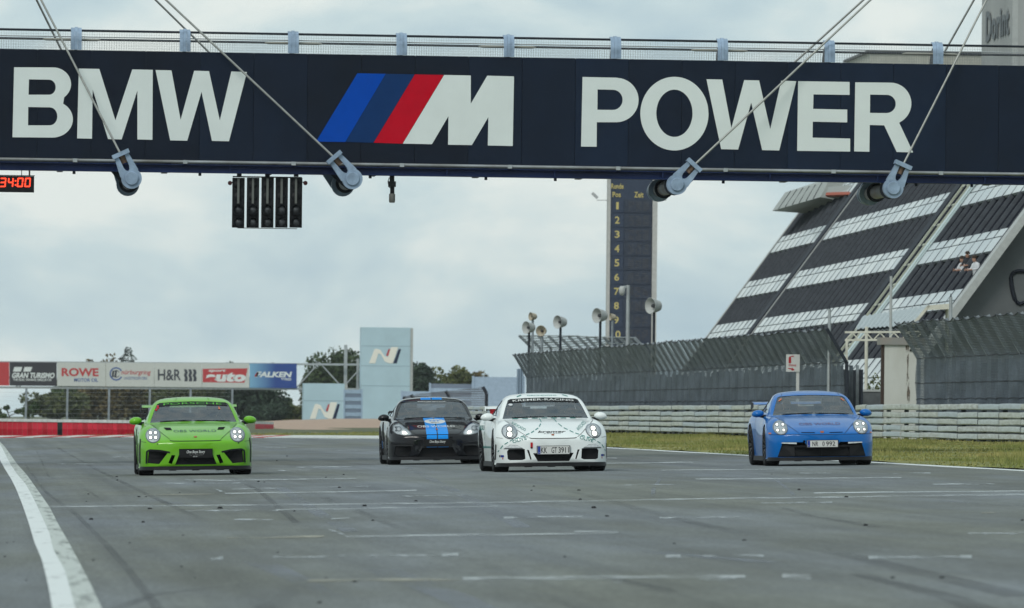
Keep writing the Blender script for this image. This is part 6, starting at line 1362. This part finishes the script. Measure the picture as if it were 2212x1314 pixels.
c.grid('sun_strip', [(-.585, 1.130), (.585, 1.130), (.535, 1.186), (-.535, 1.186)], 16, 3, M['black'], .001, bul=(.018, .018)); c.text('PORSCHE', -.48, .48, 1.146, 1.176, mat('decal green', (0.10, 0.42, 0.04), 0.5), .004, -.005, curve=.016)
c.strip('roof_channel', [(-.28, 1.226), (-.26, 1.268)], .012, GREEN, .010); c.strip('roof_channel', [(.28, 1.226), (.26, 1.268)], .012, GREEN, .010)
for z in (1.135, 1.105): c.grid('sticker', [(-.595, z-.012), (-.56, z-.012), (-.555, z+.012), (-.59, z+.012)], 2, 2, redd, .002)
c.disc('sticker', -.605, 1.075, .020, .014, redd, .002, n=14); c.grid('sticker', [(.425, 1.075), (.462, 1.075), (.430, 1.125), (.427, 1.125)], 2, 3, org, .002)
p, pt, pb = plate(c, .295, .425, .262, plate_k); pt('One Boys Story', -.15, .15, .345, .408, t_white, .012, .3); pt('www.oneboysstory.com', -.11, .11, .328, .336, t_white); pt('GT', -.05, .03, .300, .312, t_white, .02)

for s in (-1, 1): c.strip('bumper_line', [(s*.800, .545), (s*.86, .552), (s*.895, .560)], .006, line_m, .0025)
# ---------------------------------------------------------------- white car
WHITE = paint('white paint', (0.77, 0.81, 0.80)); teal = mat('decal teal', (0.02, 0.20, 0.18), 0.5)
side_w = [(.465, .375), (.72, .372), (.745, .34), (.735, .215), (.70, .195), (.50, .195), (.455, .215)]; slot_w = [(.365, .355), (.405, .350), (.345, .195), (.325, .215)]; slot_w = [(.355, .205), (.395, .355), (.43, .362), (.375, .200)]; mid_w = [(-.33, .305), (.33, .305), (.255, .172), (-.255, .172)]
c = build_car(1185.5, 1018.5, math.radians(1.0), 'white sports car with dashed teal lines and KREMER-RACING sun strip', WHITE, [side_w, slot_w, mid_w], wing=(1.03, .78, 4.15, 4.45, WHITE, -.055, .04, WHITE),
              people=[(DRV('driver in white helmet behind the wheel of the white car'), .36, True, helm_w), (WAV('passenger with raised waving hand inside the white car'), -.36, False, hair_m)])
lite_grid(c, side_w, .09, ()); lite_grid(c, mid_w, .09, (.24,))
round_headlight(c, .685, .655, .128, [(-.02, .30, .27), (.05, -.36, .30)], True, .122)
hood_lines(c, (.72, .835), [(.60, .72), (.50, .635), (.40, .560)], (.385, .540))
for s in (-1, 1):
    c.grid('fog_lamp', [(s*.475, .372), (s*.80, .375), (s*.70, .445), (s*.58, .438)], 10, 3, bez, .006); c.grid('lamp_glass', [(s*.49, .392), (s*.79, .392), (s*.70, .440), (s*.58, .434)], 10, 3, chrome, .012)
    c.strip('arch_trim', [(s*.900, .45), (s*.905, .20)], .014, line_m, .004)
    for z, mm, x0, x1 in ((.262, plate_b, .79, .835), (.262, ink, .84, .856), (.225, redd, .80, .812)): c.grid('sponsor_sticker', [(s*x0, z-.018), (s*x1, z-.018), (s*x1, z+.016), (s*x0, z+.016)], 2, 2, mm, .004)
    c.strip('dashed_line', [(s*.115, .865), (s*.125, .80), (s*.20, .715), (s*.34, .635), (s*.50, .575), (s*.66, .525), (s*.80, .44), (s*.875, .33)], .012, teal, .005, dash=(2, 3))
c.strip('dashed_line', [(-.55, .862), (0, .868), (.55, .862)], .010, teal, .005, dash=(3, 5))
c.text('OLIVE', -.66, -.43, .498, .548, teal, .006, .012, rot=.27); c.text('OLIVE', .43, .66, .498, .548, teal, .006, .012, rot=-.27)
c.text('AVOCADO', -.62, -.40, .715, .765, teal, .005, .0, rot=-.62); c.text('AVOCADO', .40, .62, .715, .765, teal, .005, .0, rot=.62)
c.text('kremer', -.235, .225, .632, .664, ink, .005, .02, .3); c.text('RACING', -.14, .13, .612, .624, suit_g, .005); c.grid('crest_badge', [(-.020, .585), (.020, .585), (.024, .608), (-.024, .608)], 2, 2, badge_m, .006)
c.grid('sun_strip', [(-.590, 1.122), (.590, 1.122), (.535, 1.186), (-.535, 1.186)], 16, 4, M['black'], .001, bul=(.018, .020)); c.text('KREMER-RACING', -.50, .50, 1.140, 1.172, t_white, .004, .008, curve=.018)
c.text('GRÜNDOHL', -.25, .25, 1.232, 1.252, teal, .004, .01); c.strip('dashed_line', [(-.42, 1.222), (-.34, 1.25)], .014, teal, .004); c.strip('dashed_line', [(.42, 1.222), (.34, 1.25)], .014, teal, .004)
c.disc('sticker', -.545, 1.095, .035, .018, chrome, .002, n=16); c.grid('tow_strap', [(-.372, .385), (-.335, .385), (-.333, .48), (-.37, .48)], 2, 5, redd, .012); c.disc('strap_hole', -.354, .392, .018, .014, M['black'], .014, n=10)
german(c, .288, .416, [('KK', -.205, -.105), ('GT', -.035, .055), ('3911', .080, .248)]); p = c.car.children[-1]
c.strip('dashed_line', [(3.20, .40), (2.6, .40), (1.6, .40)], .03, teal, .004, fn=lambda a, b, d: c.sd(a, b, d, -1), dash=(2, 3)); c.text('BASILI', 3.55, 2.9, .68, .76, teal, .004, .01, fn=lambda a, b, d: c.sd(a, b, d, -1))
c.strip('dashed_line', [(2.75, .42), (2.85, .60), (2.95, .84)], .022, teal, .004, fn=lambda a, b, d: c.sd(a, b, d, -1), dash=(2, 3))
mb = MB(); mb.box((-.70, 4.22-YF, .90), (-.42, 4.25-YF, 1.026)); mb.build('wing_panel', redd, c.car, label='red panel under the wing')

for s in (-1, 1): c.strip('bumper_line', [(s*.805, .550), (s*.86, .556), (s*.893, .562)], .006, line_m, .0025)
# ---------------------------------------------------------------- blue car
BLUE = paint('shark blue paint', (0.0, 0.122, 0.42))
big_b = [(-.675, .405), (-.30, .405), (-.27, .350), (.27, .350), (.30, .405), (.675, .405), (.755, .155), (-.755, .155)]
c = build_car(1765.5, 1005.5, 0.0, 'bright blue sports car with wide black grille beside the grass verge', BLUE, [big_b], wing=(1.055, .80, 4.15, 4.48, BLUE, -.085, .035, M['dark_steel']),
              people=[(DRV('driver in grey helmet behind the wheel of the blue car'), .36, True, helm_d), (DRV('bareheaded passenger in dark clothes inside the blue car'), -.36, False, hair_m)])
for s in (-1, 1):
    y = c.hit(s*.60, .28)[0].y-YF
    mb = MB(); mb.hexa([(s*.47, y+.0, .165), (s*.75, y+.08, .165), (s*.75, y+.16, .165), (s*.47, y+.14, .165), (s*.47, y+.02, .345), (s*.68, y+.06, .36), (s*.68, y+.16, .36), (s*.47, y+.14, .345)]); mb.build('grille_cheek', lip_m, c.car)
    c.grid('lamp_strip', [(s*.44, .372), (s*.69, .385), (s*.685, .402), (s*.44, .400)], 8, 2, chrome, .010); c.grid('side_marker', [(s*.845, .548), (s*.885, .550), (s*.880, .570), (s*.842, .568)], 3, 2, org, .005)
    c.grid('nostril', [(s*.125, .556), (s*.355, .560), (s*.355, .572), (s*.125, .568)], 6, 2, M['pocket'], .004)
y = c.hit(0, .25)[0].y-YF+.05
mb = MB(); mb.add([(-.47, y+.06, .17), (.47, y+.06, .17), (.45, y+.06, .325), (-.45, y+.06, .325)], [(0, 1, 2, 3)]); mb.build('intake_mesh', mesh_m, c.car)
mb = MB(); mb.box((-.47, y-.02, .318), (.47, y+.05, .348)); mb.build('grille_frame', lip_m, c.car)
for x in (0,): mb = MB(); mb.box((x-.006, y+.03, .17), (x+.006, y+.055, .32)); mb.build('intake_bar', M['black'], c.car)
round_headlight(c, .690, .652, .124, [(-.40, .42, .18), (.40, .42, .18), (-.40, -.36, .18), (.40, -.36, .18)])
hood_lines(c, (.73, .835), [(.62, .745), (.50, .650), (.385, .545)]); c.strip('hood_line', [(-.88, .535), (-.5, .532), (0, .530), (.5, .532), (.88, .535)], .007, line_m, .0025)
for a, b in (((-.26, .85), (-.23, .77)), ((.03, .86), (.06, .77))): c.strip('hood_crease', [a, b], .006, BLUE, .006)
c.text('OBS WORLD', -.35, .35, .690, .730, mat('decal maroon', (0.11, 0.035, 0.07), 0.5), bold=-.005); c.grid('crest_badge', [(-.026, .556), (.026, .556), (.030, .588), (-.030, .588)], 2, 2, badge_m, .006)
c.disc('tow_hole', -.31, .420, .020, .018, M['pocket'], .004, n=14)
german(c, .318, .430, [('NR', -.175, -.075), ('0', -.005, .035), ('992', .06, .215)])
c.strip('roof_line', [(-.50, 1.205), (-.485, 1.235)], .006, line_m, .003); c.strip('roof_line', [(.50, 1.205), (.485, 1.235)], .006, line_m, .003)
c.grid('sticker', [(-.575, 1.105), (-.555, 1.105), (-.50, 1.15), (-.535, 1.15)], 2, 3, org, .002); c.grid('sticker', [(.575, 1.105), (.555, 1.105), (.50, 1.15), (.535, 1.15)], 2, 3, org, .002)

# ---------------------------------------------------------------- black car
BLACK = paint('black metallic paint', (0.005, 0.0055, 0.008), 0.25); sblue = mat('stripe blue', (0.0, 0.26, 0.78), 0.4, coat=0.3, spec=0.15)
side_k = [(.50, .350), (.78, .340), (.80, .20), (.74, .165), (.50, .175), (.47, .20)]; mid_k = [(-.28, .318), (.28, .318), (.38, .155), (-.38, .155)]
c = build_car(940, 1003, 0.0, 'black sports car with twin blue stripes and a low rear spoiler', BLACK, [side_k, mid_k], w=0.985, zs=0.985, wing=(.965, .70, 4.10, 4.36, M['black'], -.03, .02, M['black']),
              people=[(DRV('driver in dark clothes behind the wheel of the black car'), .36, False, hair_m), (DRV('passenger in white helmet inside the black car'), -.36, True, helm_w)])
lite_grid(c, side_k, .08, (.26,)); lite_grid(c, mid_k, .10, (.24,))
for s in (-1, 1):
    poly = [(s*.80, .73), (s*.71, .760), (s*.62, .738), (s*.54, .655), (s*.475, .565), (s*.50, .545), (s*.64, .548), (s*.76, .575), (s*.815, .635)]
    ctr = np.mean(poly, 0)
    def fan(name, k, m, d, parent, dome=0.0):
        v = [c.fr(*ctr, d+dome)]
        for f in (.5, 1.0):
            for p in resample(poly+[poly[0]], 28)[:-1]: q = ctr+(p-ctr)*k*f; v.append(c.fr(q[0], q[1], d+dome*(1-f*f)))
        n = 27; mb = MB(); mb.add(v, [(0, 1+i, 1+(i+1) % n) for i in range(n)]+[(1+i, 1+n+i, 1+n+(i+1) % n, 1+(i+1) % n) for i in range(n)]); return mb.build(name, m, parent or c.car, smooth=70)
    h = fan('headlight', 1.04, bez, .003, None); fan('reflector', .93, chrome, .005, h)
    c.disc('lamp_ring', s*.705, .665, .050, .048, bez, .010, h, inner=.70, n=18); c.disc('lamp', s*.705, .665, .030, .028, chrome, .012, h, dome=.012, n=16)
    c.grid('running_lamp', [(s*.555, .570), (s*.650, .582), (s*.640, .622), (s*.595, .618)], 4, 3, drl_hot, .012, h); fan('lens', 1.0, gl_l, .016, h, .02)
    c.grid('vent_brow', [(s*.44, .372), (s*.86, .385), (s*.84, .425), (s*.44, .400)], 8, 3, M['black'], .006); c.strip('vent_edge', [(s*.46, .358), (s*.80, .362)], .016, carbon, .014)
    c.strip('lower_strut', [(s*.36, .345), (s*.44, .27), (s*.52, .165)], .055, BLACK, .006)
    c.grid('side_scoop', [(2.58, .42), (2.86, .42), (2.98, .80), (2.80, .80)], 4, 8, M['pocket'], .004, fn=lambda a, b, d, s=s: c.sd(a, b, d, s))
    c.grid('side_decal', [(2.95, .30), (3.0, .30), (3.0, .44), (2.95, .44)], 2, 3, sblue, .005, fn=lambda a, b, d, s=s: c.sd(a, b, d, s)) if s < 0 else None
hood_lines(c, (.70, .825), [(.60, .735), (.50, .640), (.42, .580)], (.42, .556))
for x0, x1 in ((-.205, -.010), (.010, .205)):
    for z0, z1 in ((.562, .868), (.432, .548), (1.212, 1.252)): c.grid('blue_stripe', [(x0, z0), (x1, z0), (x1*.96, z1), (x0*.96, z1)], 6, 16 if z1 < .9 and z0 > .55 else 6, sblue, .0035)
    c.grid('blue_stripe', [(x0, .322), (x1, .322), (x1, .338), (x0, .338)], 4, 2, sblue, .0035)
c.disc('round_logo', 0, .798, .195, .044, t_white, .007, n=32); c.text('YSY', -.12, .12, .795, .825, sblue, .009, .03, .2); c.text('Sport', -.085, .075, .768, .786, ink, .009, .02, .2)
c.text('OBS WORLD', -.35, .35, .690, .726, t_white, .006, .005); c.grid('crest_badge', [(-.020, .640), (.020, .640), (.024, .664), (-.024, .664)], 2, 2, badge_m, .008)
c.text('www.ysy', -.27, -.01, 1.165, 1.182, t_white, .003, .02); c.text('Spo.com', .01, .27, 1.165, 1.182, t_white, .003, .02)
p, pt, pb = plate(c, .345, .470, .258, plate_k); pt('One Boys Story', -.15, .15, .39, .455, t_white, .012, .3); pt('www.oneboysstory.com', -.11, .11, .366, .374, suit_g)

# ------------------------------------------------------------------ spectators leaning out of the grandstand
LEAN = dict(SEAT); LEAN.update(kl=(-.11, 0, -.42, .075), al=(-.11, .03, -.82, .045), tl=(-.11, -.10, -.86, .035), kr=(.11, 0, -.42, .075), ar=(.11, .03, -.82, .045), tr=(.11, -.10, -.86, .035), chest=(0, -.05, .36, .155), belly=(0, .0, .18, .14), neck=(0, -.08, .50, .055), jaw=(0, -.13, .565, .075), head=(0, -.13, .65, .10), nose=(0, -.235, .625, .012), sl=(-.17, -.05, .43, .07), sr=(.17, -.05, .43, .07), wl=(-.12, -.38, .22, .032), hl=(-.09, -.45, .21, .035), wr=(.12, -.38, .22, .032), hr=(.09, -.45, .21, .035))
for (x, y, cloth, lb, turn) in ((2090, 568, shirt_w, 'spectator in white shirt with long sleeves leaning out of the dark terrace', -0.9), (2101, 558, suit_d, 'spectator in dark clothes sitting between the two white shirts', -0.7), (2118, 567, shirt_w, 'spectator in white shirt beside the pale end wall border', -1.1)):
    me = person_mesh(LEAN, [('wl', 'hl', (0, 0, 1)), ('wr', 'hr', (0, 0, 1))], cloth); u, v = tpx(x, y); q = T(u, v, 0.16)
    t = thing('person', lb, 'person', (q[0], q[1], q[2]-.60), turn); link('body', me, t); head_cover(0, -.13, .65, False, t, hair_m)

# ------------------------------------------------------------------ thin air haze
hz = bpy.data.materials.new('haze air'); hz.use_nodes = True; t = hz.node_tree; t.nodes.clear()
o_ = N(t, 'ShaderNodeOutputMaterial'); pv = N(t, 'ShaderNodeVolumePrincipled'); pv.inputs['Density'].default_value = 0.00006; pv.inputs['Color'].default_value = (0.93, 0.97, 1.0, 1); pv.inputs['Anisotropy'].default_value = 0.2
t.links.new(pv.outputs['Volume'], o_.inputs['Volume'])
mb = MB(); mb.box((-1850, -230, -2.0), (1850, 2560, 38.0)); mb.build('haze', hz, label='thin pale haze in the air along the straight', cat='haze', kind='stuff')

# ------------------------------------------------------------------ put every thing's empty at its base
bpy.data.scenes.remove(_tmp)
bpy.context.view_layer.update()
for o in list(SC.objects):
    if o.type == 'EMPTY' and o.parent is None and o.location.length < 1e-6 and o.children:
        pts = [ch.matrix_world @ Vector(b) for ch in o.children if ch.type == 'MESH' for b in ch.bound_box]
        if not pts: continue
        c0 = Vector(((min(p.x for p in pts)+max(p.x for p in pts))/2, (min(p.y for p in pts)+max(p.y for p in pts))/2, min(p.z for p in pts)))
        o.location = c0
        for ch in o.children: ch.matrix_parent_inverse = Matrix.Translation(-c0)
